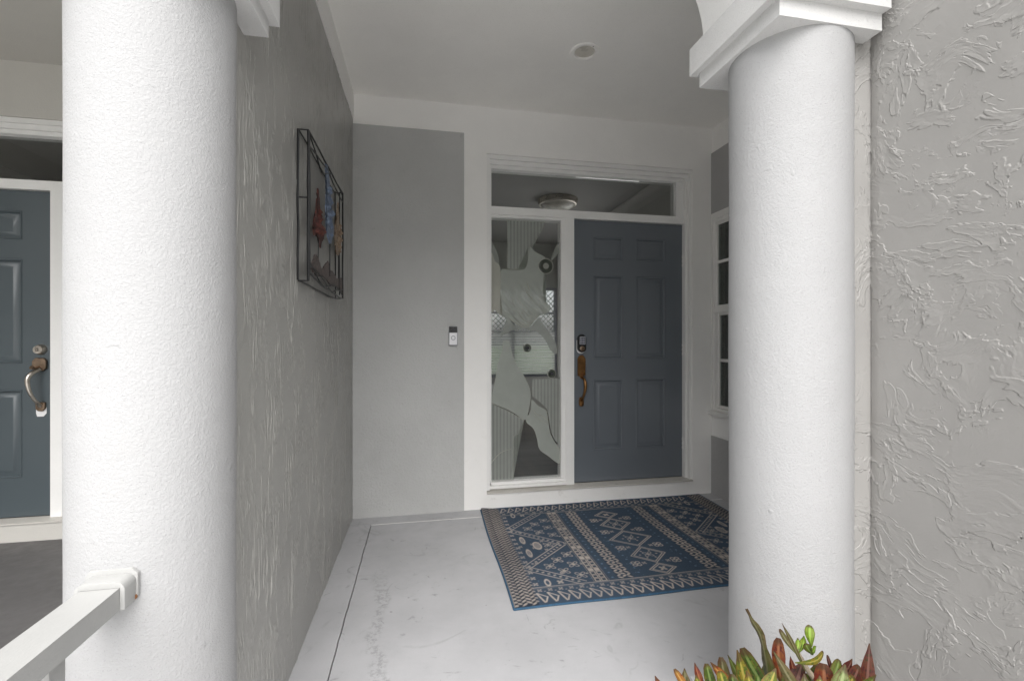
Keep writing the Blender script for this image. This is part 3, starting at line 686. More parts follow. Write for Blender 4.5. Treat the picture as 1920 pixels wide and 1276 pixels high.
# ------------------------------------------------------------------ can light and doorbell
c = thing('recessed_light', (cx_, cy_, 2.91), 'round recessed light in the white porch ceiling', 'ceiling light')
mk('trim_ring', lathe([(.058, .012), (.060, -.003), (.066, -.007), (.076, -.007), (.084, -.004), (.086, -.0002), (.086, .004), (.064, .012)], (cx_, cy_, 2.9105), n=48), 'ceiling_white', c, smooth=True)
mk('can', lathe([(.0655, .002), (.063, .06), (.058, .085), (0, .087)], (cx_, cy_, 2.912), n=40), 'lens_glass', c, smooth=True)
mk('diffuser', lathe([(0, -.004), (.03, -.002), (.05, .006), (.054, .014), (0, .014)], (cx_, cy_, 2.938), n=36), 'lens_glass', c, smooth=True)
mk('rust_spot', lathe([(.004, 0), (.0035, -.002), (0, -.0025)], (cx_+.028, cy_-.066, 2.9055), n=10), 'rust', c)
b = thing('doorbell', (.211, 3.285, 1.186), 'black and white video doorbell on the smooth grey panel', 'doorbell')
mk('body', B((.181, .241, 3.266, 3.2895, 1.186, 1.319)), 'ring_grey', b, bevel=.004, seg=2, smooth=True)
fp = mk('face_plate', B((.1845, .2375, 3.2615, 3.2655, 1.190, 1.2745)), 'white_plastic', b, bevel=.002)
mk('camera_panel', B((.1825, .2395, 3.2610, 3.2655, 1.275, 1.317)), 'black_plastic', b, bevel=.002)
mk('lens', lathe([(.011, 0), (.010, -.003), (.006, -.004), (0, -.003)], (.211, 3.261, 1.296), 'y', 20), 'lens_dark' if 'lens_dark' in M else 'screen_dark', b, smooth=True)
mk('button_ring', lathe([(.0115, 0), (.0115, -.002), (.0155, -.002), (.0155, 0)], (.211, 3.2615, 1.238), 'y', 28), 'ring_grey', b)
mk('button', lathe([(.0113, 0), (.0113, -.001), (0, -.0012)], (.211, 3.2615, 1.238), 'y', 24), 'white_plastic', b)

# ------------------------------------------------------------------ foyer behind the door
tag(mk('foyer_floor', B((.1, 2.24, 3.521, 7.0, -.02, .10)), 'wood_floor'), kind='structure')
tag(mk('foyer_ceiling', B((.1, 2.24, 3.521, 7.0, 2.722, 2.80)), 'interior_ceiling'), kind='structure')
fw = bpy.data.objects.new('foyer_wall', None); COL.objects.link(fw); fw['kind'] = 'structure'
mk('wall_surface', plate([3.521, 4.5, 6.6, 7.0], [0, .7, 2.35, 2.80], [(4.5, 6.6, .7, 2.35)], 2.24, 2.268, 'x'), 'interior_wall', fw); mk('wall_surface', B((.05, .10, 3.521, 7.0, 0, 2.80)), 'interior_wall', fw)  # unseen opening added in the right wall to let daylight into the foyer
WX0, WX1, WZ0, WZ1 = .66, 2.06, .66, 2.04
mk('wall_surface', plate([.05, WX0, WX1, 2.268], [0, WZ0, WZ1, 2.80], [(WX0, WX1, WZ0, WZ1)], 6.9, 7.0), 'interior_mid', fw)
bm = bmesh.new()
for s, x in ((1, 2.2395), ):
    vs = [(x, 2.60), (x-.012, 2.62), (x-.03, 2.65), (x-.07, 2.69), (x-.09, 2.705), (x-.095, 2.7215), (x, 2.7215)]
    a = [bm.verts.new((u, 3.525, v)) for u, v in vs]; b_ = [bm.verts.new((u, 6.89, v)) for u, v in vs]
    for k in range(len(vs)): j = (k+1) % len(vs); bm.faces.new([a[k], a[j], b_[j], b_[k]])
mk('crown_moulding', bm, 'interior_wall', fw)
lt = thing('foyer_light', (1.416, 4.72, 2.72), 'round flush ceiling light seen through the transom glass', 'ceiling light')
mk('metal_rim', lathe([(.212, 0), (.215, -.012), (.205, -.03), (.208, -.040), (.200, -.055), (.186, -.058), (.186, -.02)], (1.416, 4.72, 2.7215), n=48), 'nickel', lt, smooth=True)
mk('glass_bowl', lathe([(.185, -.05), (.165, -.075), (.12, -.095), (.06, -.104), (0, -.106)], (1.416, 4.72, 2.7215), n=48), 'lens_glass', lt, smooth=True)
rw = thing('rear_window', (1.36, 6.95, WZ0), 'lattice window at the back of the hall, seen through etched glass', 'window')
mk('window_frame', plate([WX0+.001, WX0+.04, 1.335, 1.385, WX1-.04, WX1-.001], [WZ0+.001, WZ0+.04, 1.33, 1.36, 1.63, 1.66, WZ1-.04, WZ1-.001],
   [(a, b2, c2, d2_) for a, b2 in ((WX0+.04, 1.335), (1.385, WX1-.04)) for c2, d2_ in ((WZ0+.04, 1.33), (1.36, 1.63), (1.66, WZ1-.04))], 6.91, 6.97), 'ring_grey', rw)
bm = bmesh.new(); stp = .056
def clipline(x0, z0, x1, z1, xa, xb, za, zb):
    t0, t1 = 0., 1.; dx, dz = x1-x0, z1-z0
    for p, q_ in ((-dx, x0-xa), (dx, xb-x0), (-dz, z0-za), (dz, zb-z0)):
        if abs(p) < 1e-9:
            if q_ < 0: return None
        else:
            r = q_/p
            if p < 0: t0 = max(t0, r)
            else: t1 = min(t1, r)
    return (x0+dx*t0, z0+dz*t0, x0+dx*t1, z0+dz*t1) if t1-t0 > 1e-3 else None
xa, xb, za, zb = WX0+.04, WX1-.04, 1.36, WZ1-.04
for s in (1, -1):
    k = -2.4
    while k < 3.2:
        g = clipline(xa-3, (k + s*(-3)), xa+3, (k + s*3), xa, xb, za, zb)
        if g: tube(bm, [(g[0], 6.94, g[1]), (g[2], 6.94, g[3])], .005, 4, False)
        k += stp*1.414
mk('lattice', bm, 'lead_grey', rw)['kind'] = 'stuff'
mk('pane', B((WX0+.04, WX1-.04, 6.944, 6.949, WZ0+.04, WZ1-.04)), 'clear_glass', rw)
bl = thing('window_blind', (1.36, 6.87, WZ0), 'white slatted blind glowing in the lower part of the rear window', 'blind')
sl = None; zz = WZ0+.05
while zz < 1.335:
    if sl is None:
        sl = mk('slat', B((WX0+.05, WX1-.05, 6.868, 6.888, zz, zz+.034)), 'blind_glow', bl); z00 = zz
    else:
        c2 = sl.copy(); COL.objects.link(c2); c2.parent = bl; c2.location = (0, 0, zz-z00)
    zz += .0405
tag(mk('bounce_patio', B((-4, 12, 7.05, 14, -.34, -.20), (2.3, 12, 3.72, 7.045, -.34, -.20)), 'walk_concrete'), kind='structure')  # pale paving added in place of lawn for neutral bounce into the hall
# neighbour's hall and the room behind the side window: dark shells
def shell(name, x0, x1, y0, y1, z0, z1, mat):
    o = bpy.data.objects.new(name, None); COL.objects.link(o); o['kind'] = 'structure'; th = .04
    mk('wall_surface', B((x0, x0+th, y0, y1, z0, z1)), mat, o); mk('wall_surface', B((x1-th, x1, y0, y1, z0, z1)), mat, o); mk('wall_surface', B((x0+th, x1-th, y1-th, y1, z0, z1)), mat, o)
    mk('hall_floor', B((x0+th, x1-th, y0, y1-th, z0-.04, z0)), mat, o); mk('hall_ceiling', B((x0, x1, y0, y1, z1, z1+.04)), 'interior_ceiling' if z1 > 2.5 else mat, o)
    return o
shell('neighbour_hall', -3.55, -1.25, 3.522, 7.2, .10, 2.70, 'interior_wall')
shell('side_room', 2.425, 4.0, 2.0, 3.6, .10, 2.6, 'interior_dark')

# ------------------------------------------------------------------ wall art
A0 = Vector((-.455, 2.26, 1.74))
art = thing('wall_art', A0, 'black wire framed metal wall art of three coloured trees', 'wall art')
XF, XB = -.433, -.468
def wire(nm, pts, r=.0042, mat='wire_black', jit=.0065, n=6):
    rr = random.Random(len(pts)*7 + int(abs(pts[0][1])*1000))
    P = [Vector(p) for p in pts]
    out = []
    for a, b in zip(P, P[1:]):
        m = max(2, int((b-a).length/.09))
        for k in range(m): out.append(a.lerp(b, k/m) + Vector((0, rr.uniform(-jit, jit), rr.uniform(-jit, jit)))*(1 if k else .3))
    out.append(P[-1])
    return mk(nm, tube(bmesh.new(), catmull(out, 4), r*.70, n), mat, art, smooth=True)
y0, y1, z0, z1 = 1.885, 2.655, 1.450, 2.030
wire('frame_wire', [(XF, y0, z0), (XF, y0, z1)], .0075); wire('frame_wire', [(XF, y0+.018, z0+.02), (XF, y0+.016, z1-.02)], .0055)
wire('frame_wire', [(XF, y1, z0), (XF, y1, z1)], .007); wire('frame_wire', [(XF, y1-.10, z0+.01), (XF, y1-.095, z1-.03)], .0045)
wire('frame_wire', [(XF, y0, z1), (XF, y1, z1)], .006); wire('frame_wire', [(XF, y0, z1-.06), (XF, 2.2, z1-.025), (XF, y1, z1-.05)], .0055)
wire('frame_wire', [(XF, y0, z0+.03), (XF, 2.1, z0+.01), (XF, y1, z0)], .0048); wire('frame_wire', [(XF, y0, z0+.075), (XF, 2.15, z0+.01), (XF, 2.4, z0+.045), (XF, y1, z0+.015)], .0045)
wire('frame_wire', [(XF, y0, z0+.06), (XF, 2.05, z0+.055), (XF, 2.35, z0+.005), (XF, y1, z0+.05)], .004)
wire('frame_wire', [(XF, y0, z1-.005), (XF, 2.12, z1-.075), (XF, 2.35, z1-.005), (XF, y1, z1-.02)], .0045)
wire('frame_wire', [(XB, y0-.01, z0), (XB, y0-.005, z1)], .0065)
wire('frame_wire', [(XB, y1-.02, z0), (XB, y1-.02, z1)], .005); wire('frame_wire', [(XB, y0, z1), (XB, y1, z1-.01)], .005); wire('frame_wire', [(XB, y0, z0), (XB, y1, z0)], .005)
for y, z in ((y0, z0), (y0, z1), (y0, 1.77), (y1, z0), (y1, z1)): wire('brace_wire', [(XB, y, z), (XF, y, z)], .004, jit=.0)
wire('brace_wire', [(XB, y0, z1), (XF, y0+.02, z1-.06)], .0035, jit=0)
def ragged(pts, n, amp, seed):
    rr = random.Random(seed); c = catmull([(0, a, b) for a, b in pts], n, True); out = []
    for i, p in enumerate(c):
        out.append((p.y + rr.uniform(-amp, amp), p.z + rr.uniform(-amp, amp)))
    return out
Xf = lambda u, v, d: (d, u, v)
def tree_art(nm, pts, mat, stem_y, ztop, zbot, seed, x):
    f = mk(nm, slab_poly(ragged(pts, 6, .012, seed), Xf, x, x+.004), mat, art)
    rr = random.Random(seed)
    for k in range(16):                                    # curled metal leaf tabs that stand proud
        a = rr.choice(pts); c0 = Vector((0, sum(p[0] for p in pts)/len(pts), sum(p[1] for p in pts)/len(pts)))
        p = Vector((0, a[0], a[1])).lerp(c0, rr.uniform(.15, .9)); s = rr.uniform(.012, .028)
        bm = bmesh.new(); q4 = [(x+.004, p.y-s, p.z), (x+.010, p.y, p.z+s*.6), (x+.018, p.y+s, p.z+s*.1), (x+.008, p.y, p.z-s*.8)]
        bm.faces.new([bm.verts.new(v) for v in q4]); mk('metal_leaf', bm, mat, f)
    wire('trunk_wire', [(x+.002, stem_y, zbot), (x+.002, stem_y+.004, ztop)], .0038)
tree_art('metal_tree', [(2.085, 1.87), (2.125, 1.80), (2.155, 1.74), (2.20, 1.70), (2.19, 1.675), (2.14, 1.655), (2.12, 1.625), (2.075, 1.66), (2.01, 1.665), (2.0, 1.70), (2.055, 1.75), (2.06, 1.81)], 'metal_red', 2.09, 1.72, 1.52, 11, XF-.010)
tree_art('metal_tree', [(2.20, 2.015), (2.27, 2.005), (2.315, 1.92), (2.35, 1.83), (2.375, 1.75), (2.315, 1.68), (2.25, 1.70), (2.215, 1.74), (2.21, 1.83), (2.215, 1.92)], 'metal_blue', 2.30, 1.75, 1.52, 12, XF-.002)
tree_art('metal_tree', [(2.525, 1.935), (2.56, 1.87), (2.61, 1.80), (2.60, 1.72), (2.53, 1.665), (2.46, 1.685), (2.44, 1.76), (2.48, 1.84)], 'metal_tan', 2.53, 1.72, 1.50, 13, XF-.004)
for nm, l_ in (('metal_tree', 'rust red metal tree'), ('metal_tree.001', 'pale blue metal tree'), ('metal_tree.002', 'tan metal tree')):
    if nm in bpy.data.objects: bpy.data.objects[nm]['label'] = l_
hill = [(1.892, 1.515), (1.95, 1.530), (2.02, 1.575), (2.08, 1.560), (2.14, 1.535), (2.20, 1.560), (2.27, 1.59), (2.33, 1.555), (2.40, 1.560), (2.50, 1.535), (2.58, 1.555), (2.65, 1.545), (2.655, 1.475), (2.50, 1.50), (2.35, 1.485), (2.2, 1.505), (2.05, 1.490), (1.96, 1.503)]
mk('metal_hill', slab_poly(ragged(hill, 4, .005, 4), Xf, XF-.006, XF-.001), 'metal_brown', art)

# ------------------------------------------------------------------ rug
RW, RD, st = 1.732, 1.24, .0034
nx, ny = int(RW/st)+1, int(RD/st)+1
gx, gy = np.meshgrid(np.linspace(0, RW, nx), np.linspace(0, RD, ny)); pat = np.zeros((ny, nx)); drk = np.zeros((ny, nx)); blu = np.zeros((ny, nx))
def win(x0, x1, y0, y1):
    i0, i1 = max(0, int(x0/RW*(nx-1))-2), min(nx, int(x1/RW*(nx-1))+3); j0, j1 = max(0, int(y0/RD*(ny-1))-2), min(ny, int(y1/RD*(ny-1))+3)
    return (slice(j0, j1), slice(i0, i1)) if i1 > i0 and j1 > j0 else None
def put(arr, s, d, val=1., aa=.0022): arr[s] = np.maximum(arr[s], np.clip(.5 - d/(2*aa), 0, 1)*val)
def ln(p, q_, w_, val=1., arr=None):
    w_ *= 1.35
    s = win(min(p[0], q_[0])-w_, max(p[0], q_[0])+w_, min(p[1], q_[1])-w_, max(p[1], q_[1])+w_)
    if not s: return
    X, Y = gx[s]-p[0], gy[s]-p[1]; dx, dy = q_[0]-p[0], q_[1]-p[1]; L = dx*dx+dy*dy+1e-9
    t_ = np.clip((X*dx+Y*dy)/L, 0, 1); put(pat if arr is None else arr, s, np.hypot(X-t_*dx, Y-t_*dy)-w_/2, val)
def el(cx, cy, a, b, ang=0., val=1., arr=None, hollow=0):
    m = max(a, b)+.004; s = win(cx-m, cx+m, cy-m, cy+m)
    if not s: return
    X, Y = gx[s]-cx, gy[s]-cy; c, n_ = math.cos(ang), math.sin(ang); u, v = X*c+Y*n_, -X*n_+Y*c
    d = (np.hypot(u/a, v/b)-1)*min(a, b)
    if hollow: d = np.abs(d+hollow)-hollow
    put(pat if arr is None else arr, s, d, val)
def sqr(cx, cy, h, val=1., hollow=0):
    s = win(cx-h, cx+h, cy-h, cy+h)
    if not s: return
    d = np.maximum(np.abs(gx[s]-cx), np.abs(gy[s]-cy))-h
    if hollow: d = np.abs(d+hollow)-hollow
    put(pat, s, d, val)
def flower(x, y, r=.024, val=.9):
    for k in range(4):
        a = math.pi/4 + k*math.pi/2; el(x+math.cos(a)*r*.62, y+math.sin(a)*r*.62, r*.48, r*.34, a, val, None, .0019 if r > .022 else 0)
    el(x, y, r*.25, r*.25, 0, val)
def ringflower(x, y, r=.030):
    for k in range(4):
        a = math.pi/4 + k*math.pi/2; el(x+math.cos(a)*r*.6, y+math.sin(a)*r*.6, r*.46, r*.46, 0, 1, None, .0028)
def poly(pts, w_, close=False):
    for a, b in zip(pts, pts[1:]+([pts[0]] if close else [])): ln(a, b, w_)
rr = random.Random(5)
# end borders (left and right)
for sx in (0, 1):
    X_ = (lambda v: RW-v) if sx else (lambda v: v); sg = -1 if sx else 1
    y = .018
    while y < RD-.012:
        el(X_(.016), y, .010, .0075, sg*.3, .75); el(X_(.034), y+.014, .011, .0065, -sg*.4, .7)
        el(X_(.057), y+.004, .016, .0058, sg*.7, .8); el(X_(.080), y+.017, .016, .0058, -sg*.7, .85)
        el(X_(.102), y+.002, .014, .0058, sg*.7, .8); el(X_(.118), y+.018, .009, .006, -sg*.5, .6)
        y += .0285
    ln((X_(.006), 0), (X_(.006), RD), .004, .55)
    y = .18
    while y < RD-.15:
        flower(X_(.142), y, .015, .75); y += .058
# front and back borders
for sy in (0, 1):
    Y_ = (lambda v: RD-v) if sy else (lambda v: v)
    x = .128; k = 0
    while x < RW-.16:
        ln((x, Y_(.098)), (x+.024, Y_(.020)), .0064); ln((x+.004, Y_(.098)), (x+.046, Y_(.062)), .0048); ln((x+.046, Y_(.062)), (x+.030, Y_(.022)), .0056)
        flower(x+.02, Y_(.122), .013, .7); el(x+.045, Y_(.112), .005, .004, 0, .6)
        x += .0535
    ln((.118, Y_(.150)), (RW-.118, Y_(.150)), .004, .8); ln((.118, Y_(.140)), (RW-.118, Y_(.140)), .002, .5)
# zigzag bands
for sx in (0, 1):
    X_ = (lambda v: RW-v) if sx else (lambda v: v)
    zz = [(.385, 1.090), (.130, .845), (.415, .597), (.130, .345), (.390, .152)]
    for a, b in zip(zz, zz[1:]):
        dx, dy = b[0]-a[0], b[1]-a[1]; L = math.hypot(dx, dy); nx_, ny_ = -dy/L*.020, dx/L*.020
        for s_ in (-1, 1): ln((X_(a[0]+nx_*s_), a[1]+ny_*s_), (X_(b[0]+nx_*s_), b[1]+ny_*s_), .0042)
        n_ = int(L/.030)
        for k in range(1, n_):
            p = (a[0]+dx*k/n_, a[1]+dy*k/n_); el(X_(p[0]), p[1], .008, .006, math.atan2(dy, dx*(-1 if sx else 1)), .8); ln((X_(p[0]+nx_*.5), p[1]+ny_*.5), (X_(p[0]-nx_*.5), p[1]-ny_*.5), .003, .5)
    for cy in (.345, .845):
        for fx, fy in ((.262, 0), (.322, .062), (.322, -.062), (.392, 0), (.395, .115), (.395, -.115)): flower(X_(fx), cy+fy, .033)
    for cy in (.597,):
        for dy in (-.085, .085):
            el(X_(.190), cy+dy, .016, .050, .0, 1, None, .0035)
            for k in range(-3, 4): el(X_(.190), cy+dy+k*.013, .008, .004, 0, .9)
        el(X_(.260), cy, .026, .052, 0, 1, None, .004)
        for k in range(-3, 4): ln((X_(.242), cy+k*.012), (X_(.278), cy+k*.012+.006), .0045)
        flower(X_(.325), cy, .030); el(X_(.360), cy, .008, .004, 0, .8)
    for cy in (1.075, .185): el(X_(.205), cy, .016, .036, 0, 1, None, .0035); flower(X_(.27), cy-.005, .018)
    for fx, fy in ((.43, .49), (.43, .70), (.43, .24), (.43, .95)): el(X_(fx), fy, .007, .007, 0, .8)
    # block band
    y = .170; k = 0
    while y < 1.075:
        for c_ in (.462, .496):
            if k % 4 == 3: sqr(X_(c_), y, .0145, .95)
            else: sqr(X_(c_), y, .0150, 1, .0027)
        y += .0335; k += 1
    for fx, fy in ((.235, .62), (.235, .57), (.30, .65), (.30, .54), (.16, .60), (.20, .80), (.20, .39), (.305, .93), (.305, .76), (.31, .27), (.44, .345), (.44, .845), (.43, .60)): flower(X_(fx), fy, .012, .7)
    ln((X_(.440), .155), (X_(.440), 1.085), .002, .5); ln((X_(.519), .155), (X_(.519), 1.085), .002, .5)
    y = .18
    while y < 1.08:
        el(X_(.546), y, .0065, .006, 0, .75, blu); el(X_(.700), y+.02, .0065, .006, 0, .75, blu); y += .048
    y = .170; k = 0
    while y < 1.08:
        el(X_(.588), y, .0135, .0062, .6*(1 if k % 2 else -1), .95); el(X_(.613), y+.012, .013, .0066, -.6*(1 if k % 2 else -1), 1.)
        el(X_(.640), y, .0135, .0062, .6*(1 if k % 2 else -1), .95); y += .0235; k += 1
# centre diamonds
CX = RW/2 - .018
for cy, hw, hh in ((.592, .138, .112), (.812, .106, .098), (.375, .106, .098), (.212, .078, .058), (.975, .085, .065)):
    for g_ in (0, .014): poly([(CX-hw+g_*1.3, cy), (CX, cy+hh-g_), (CX+hw-g_*1.3, cy), (CX, cy-hh+g_)], .0042, True)
    flower(CX, cy, .032 if hw > .1 else .022)
    if hw > .1:
        for a in range(6): el(CX+math.cos(a*1.047)*.05, cy+math.sin(a*1.047)*.045, .007, .005, a, .8)
for s_ in (-1, 1):
    for y in (.286, .478, .705, .895): ringflower(CX+s_*.118, y); flower(CX+s_*.072, y, .014, .7)
for k in range(260):
    x, y = rr.uniform(.15, RW-.15), rr.uniform(.17, RD-.17)
    el(x, y, rr.uniform(.003, .006), .003, rr.uniform(0, 3), .5, blu)
ln((0, 0), (RW, 0), .012, 1, drk); ln((0, RD), (RW, RD), .012, 1, drk)
pat *= 1 - drk*.9
worn = .86 + .14*np.sin(gx*9+1.3)*np.cos(gy*7)
rs = np.random.RandomState(4); pat = np.clip(pat*worn*(0.90+.18*rs.rand(ny, nx)), 0, 1)
base = np.array([.050, .074, .108]); dk = np.array([.022, .027, .038]); bei = np.array([.46, .405, .36]); bl_ = np.array([.13, .20, .28])
endm = np.clip((.125-np.minimum(gx, RW-gx))/.01, 0, 1)
colr = base[None, None]*(1-endm[..., None]*.75) + dk[None, None]*endm[..., None]*.75
# darker ground in the block and leaf bands
for c0, c1 in ((.44, .52), (.57, .655)):
    for s_ in (0, 1):
        a0, a1 = (c0, c1) if not s_ else (RW-c1, RW-c0)
        m = ((gx > a0) & (gx < a1) & (gy > .155) & (gy < RD-.155))[..., None]*.35; colr = colr*(1-m)+dk*m
colr = colr*(1-blu[..., None]) + bl_*blu[..., None]
colr = colr*(1-pat[..., None]) + bei*pat[..., None]
hgt = .0085 + .0012*pat + .0004*rs.rand(ny, nx)
# slight curl of the two far corners and free edges
hgt += .010*np.exp(-((gx)**2 + (gy-RD)**2)/.004) + .002*np.sin(gx*5)**2*np.exp(-gy/.05)
X0, Y0 = .405, 2.033
co = np.stack([gx + X0 + .004*np.sin(gy*6), gy + Y0 + .003*np.sin(gx*8), hgt], -1).reshape(-1, 3)
idx = np.arange(nx*ny).reshape(ny, nx); fc = np.stack([idx[:-1, :-1], idx[:-1, 1:], idx[1:, 1:], idx[1:, :-1]], -1).reshape(-1, 4)
rg = thing('rug', (1.27, 2.65, 0), 'blue and beige patterned rug lying before the grey door', 'rug')
me = bpy.data.meshes.new('woven_pile'); co -= np.array([1.27, 2.65, 0])
me.vertices.add(len(co)); me.vertices.foreach_set('co', co.ravel())
me.loops.add(fc.size); me.loops.foreach_set('vertex_index', fc.ravel().astype(np.int32))
me.polygons.add(len(fc)); me.polygons.foreach_set('loop_start', np.arange(0, fc.size, 4, dtype=np.int32))
me.update(calc_edges=True); me.validate()
ca = me.color_attributes.new('pile', 'FLOAT_COLOR', 'POINT'); c4 = np.ones((nx*ny, 4), np.float32); c4[:, :3] = colr.reshape(-1, 3); ca.data.foreach_set('color', c4.ravel())
for p in me.polygons: p.use_smooth = True
me.materials.append(M['rug_weave']); o = bpy.data.objects.new('woven_pile', me); COL.objects.link(o); o.parent = rg
paint('rug_edge', (.030, .085, .15), .9, .3, 60, .5, 300)
bx = [(X0 + .004*math.sin(y*6), Y0+y) for y in np.linspace(RD, 0, 30)] + [(X0+x, Y0+.003*math.sin(x*8)) for x in np.linspace(0, RW, 40)] + [(X0+RW+.004*math.sin(y*6), Y0+y) for y in np.linspace(0, RD, 30)] + [(X0+x, Y0+RD+.003*math.sin(x*8)) for x in np.linspace(RW, 0, 40)]
mk('edge_binding', tube(bmesh.new(), [(x, y, .0052) for x, y in bx], .0052, 8, False), 'rug_edge', rg, smooth=True)

# ------------------------------------------------------------------ handrail
hr = thing('handrail', (-.613, .5, -.33), 'white metal handrail fixed to the round column', 'handrail')
mk('rail', B((-.639, -.572, -1.35, 1.036, .702, .745)), 'dimmed_rail_white', hr, bevel=.007, seg=3, smooth=True)
def u_prof():
    x0, x1, zt, zb, r = -.648, -.563, .757, .703, .016; p = [(x0, zb)]
    for k in range(7): a = math.pi - math.pi/2*k/6; p.append((x0+r + r*math.cos(a), zt-r + r*math.sin(a)))
    for k in range(7): a = math.pi/2 - math.pi/2*k/6; p.append((x1-r + r*math.cos(a), zt-r + r*math.sin(a)))
    p += [(x1, zb), (-.5715, zb), (-.5715, .7455), (-.6395, .7455), (-.6395, zb)]
    return p
mk('bracket_cover', slab_poly(u_prof(), Yf, 1.008, 1.044), 'dimmed_rail_white', hr, bevel=.002, seg=2, smooth=True)
mk('flange', slab_poly([(-.652+.01*(1-math.cos(t_)), .700) for t_ in (0,)] + [(-.652, .755), (-.644, .766), (-.571, .766), (-.560, .755), (-.560, .708), (-.566, .700)], Yf, 1.044, 1.053), 'dimmed_rail_white', hr, bevel=.002, seg=2, smooth=True)
mk('rust_spot', B((-.600, -.578, 1.0375, 1.0435, .700, .7015), (-.590, -.574, 1.041, 1.0437, .703, .712)), 'rust', hr)
mk('screw', lathe([(.0055, 0), (.0055, -.003), (0, -.004)], (-.5655, 1.044, .709), 'y', 12), 'rust', hr, smooth=True)
mk('rail_post', B((-.623, -.590, .866, .900, .0005, .7015)), 'dimmed_rail_white', hr, bevel=.003)
mk('rail_post', B((-.623, -.590, -1.25, -1.216, -.3245, .7015)), 'dimmed_rail_white', hr, bevel=.003)

# ------------------------------------------------------------------ croton in the bed before the column
LV = [((0.606, 0.8, 0.613), (0.621, 0.785, 0.536), 0.0248, 'y', 0.1), ((0.64, 0.83, 0.593), (0.678, 0.815, 0.535), 0.027, 'g', 0.25), ((0.532, 0.79, 0.603), (0.536, 0.775, 0.556), 0.0171, 'g', 0), ((0.54, 0.76, 0.609), (0.542, 0.745, 0.573), 0.0194, 'y', 0), ((0.52, 0.81, 0.593), (0.524, 0.795, 0.568), 0.0113, 'r', 0.1), ((0.471, 0.8, 0.594), (0.49, 0.785, 0.563), 0.0121, 'a', 0.1), ((0.431, 0.8, 0.587), (0.442, 0.785, 0.562), 0.0149, 'r', 0.1), ((0.575, 0.84, 0.566), (0.598, 0.825, 0.543), 0.015, 'a', 0.2), ((0.606, 0.85, 0.565), (0.613, 0.835, 0.515), 0.0196, 'o', 0.3), ((0.607, 0.83, 0.583), (0.624, 0.815, 0.528), 0.0139, 'g', -0.1), ((0.717, 0.82, 0.61), (0.709, 0.805, 0.561), 0.0204, 'r', 0.05), ((0.67, 0.78, 0.616), (0.707, 0.765, 0.548), 0.0175, 'o', 0.1), ((0.65, 0.75, 0.606), (0.618, 0.735, 0.569), 0.0254, 'y', 0.2), ((0.763, 0.84, 0.553), (0.762, 0.825, 0.527), 0.0111, 'r', 0.1), ((0.783, 0.83, 0.547), (0.748, 0.815, 0.5), 0.0329, 'm', 0.2), ((0.8, 0.81, 0.56), (0.777, 0.795, 0.511), 0.0205, 'g', 0.15), ((0.795, 0.79, 0.568), (0.792, 0.775, 0.513), 0.0318, 'r', 0.1), ((0.865, 0.85, 0.536), (0.862, 0.835, 0.514), 0.0069, 'm', 0.2), ((0.875, 0.83, 0.538), (0.841, 0.815, 0.516), 0.0179, 'g', 0.15), ((0.815, 0.76, 0.584), (0.791, 0.745, 0.536), 0.0277, 'p', 0.05), ((0.908, 0.83, 0.535), (0.865, 0.815, 0.52), 0.018, 'm', 0.15), ((0.904, 0.81, 0.535), (0.864, 0.795, 0.516), 0.0198, 'm', 0.15), ((0.964, 0.84, 0.555), (0.935, 0.825, 0.471), 0.0218, 'm', 0.12), ((0.9, 0.77, 0.545), (0.823, 0.755, 0.533), 0.0209, 'g', 0.25), ((0.867, 0.79, 0.533), (0.838, 0.775, 0.511), 0.0214, 'y', 0.2), ((0.773, 0.8, 0.642), (0.762, 0.785, 0.611), 0.0149, 'l', 0.2), ((0.707, 0.8, 0.654), (0.724, 0.785, 0.607), 0.0074, 'o', 0.05), ((0.693, 0.79, 0.65), (0.714, 0.775, 0.611), 0.0083, 'o', 0.0), ((0.744, 0.8, 0.62), (0.728, 0.785, 0.605), 0.0085, 'l', 0.1), ((0.768, 0.81, 0.615), (0.743, 0.795, 0.594), 0.0107, 'l', 0.2), ((0.752, 0.79, 0.614), (0.755, 0.775, 0.601), 0.0137, 'g', 0.2), ((0.798, 0.81, 0.589), (0.77, 0.795, 0.586), 0.0097, 'l', 0.1), ((0.795, 0.79, 0.591), (0.743, 0.775, 0.596), 0.0136, 'y', 0.3), ((0.665, 0.82, 0.568), (0.661, 0.805, 0.515), 0.0256, 'g', 0.1), ((0.588, 0.75, 0.61), (0.589, 0.735, 0.572), 0.0213, 'y', 0.1), ((0.718, 0.8, 0.561), (0.699, 0.785, 0.519), 0.021, 'g', 0.2), ((0.572, 0.77, 0.592), (0.567, 0.755, 0.56), 0.0178, 'g', 0.1), ((0.497, 0.77, 0.601), (0.502, 0.755, 0.571), 0.0175, 'y', 0.1), ((0.721, 0.76, 0.579), (0.712, 0.745, 0.546), 0.0202, 'o', 0.1), ((0.87, 0.84, 0.501), (0.851, 0.825, 0.465), 0.0204, 'm', 0.1), ((0.766, 0.77, 0.562), (0.755, 0.755, 0.532), 0.0206, 'y', 0.1), ((0.721, 0.85, 0.542), (0.7, 0.835, 0.508), 0.02, 'g', 0.1)]
TW = [(0.642, 0.82, 0.678), (0.648, 0.82, 0.667), (0.655, 0.82, 0.653), (0.665, 0.82, 0.637), (0.674, 0.82, 0.621), (0.681, 0.82, 0.596), (0.688, 0.82, 0.559), (0.692, 0.82, 0.526), (.694, .82, .47)]
ST = [(0.734, 0.8, 0.606), (0.749, 0.8, 0.581), (0.767, 0.8, 0.552), (0.787, 0.8, 0.516), (.80, .80, .40), (.79, .79, .1), (.78, .78, -.12)]
cr = thing('croton_plant', (.70, .79, -.10), 'croton shrub with green, yellow and dark red leaves at the column base', 'plant')
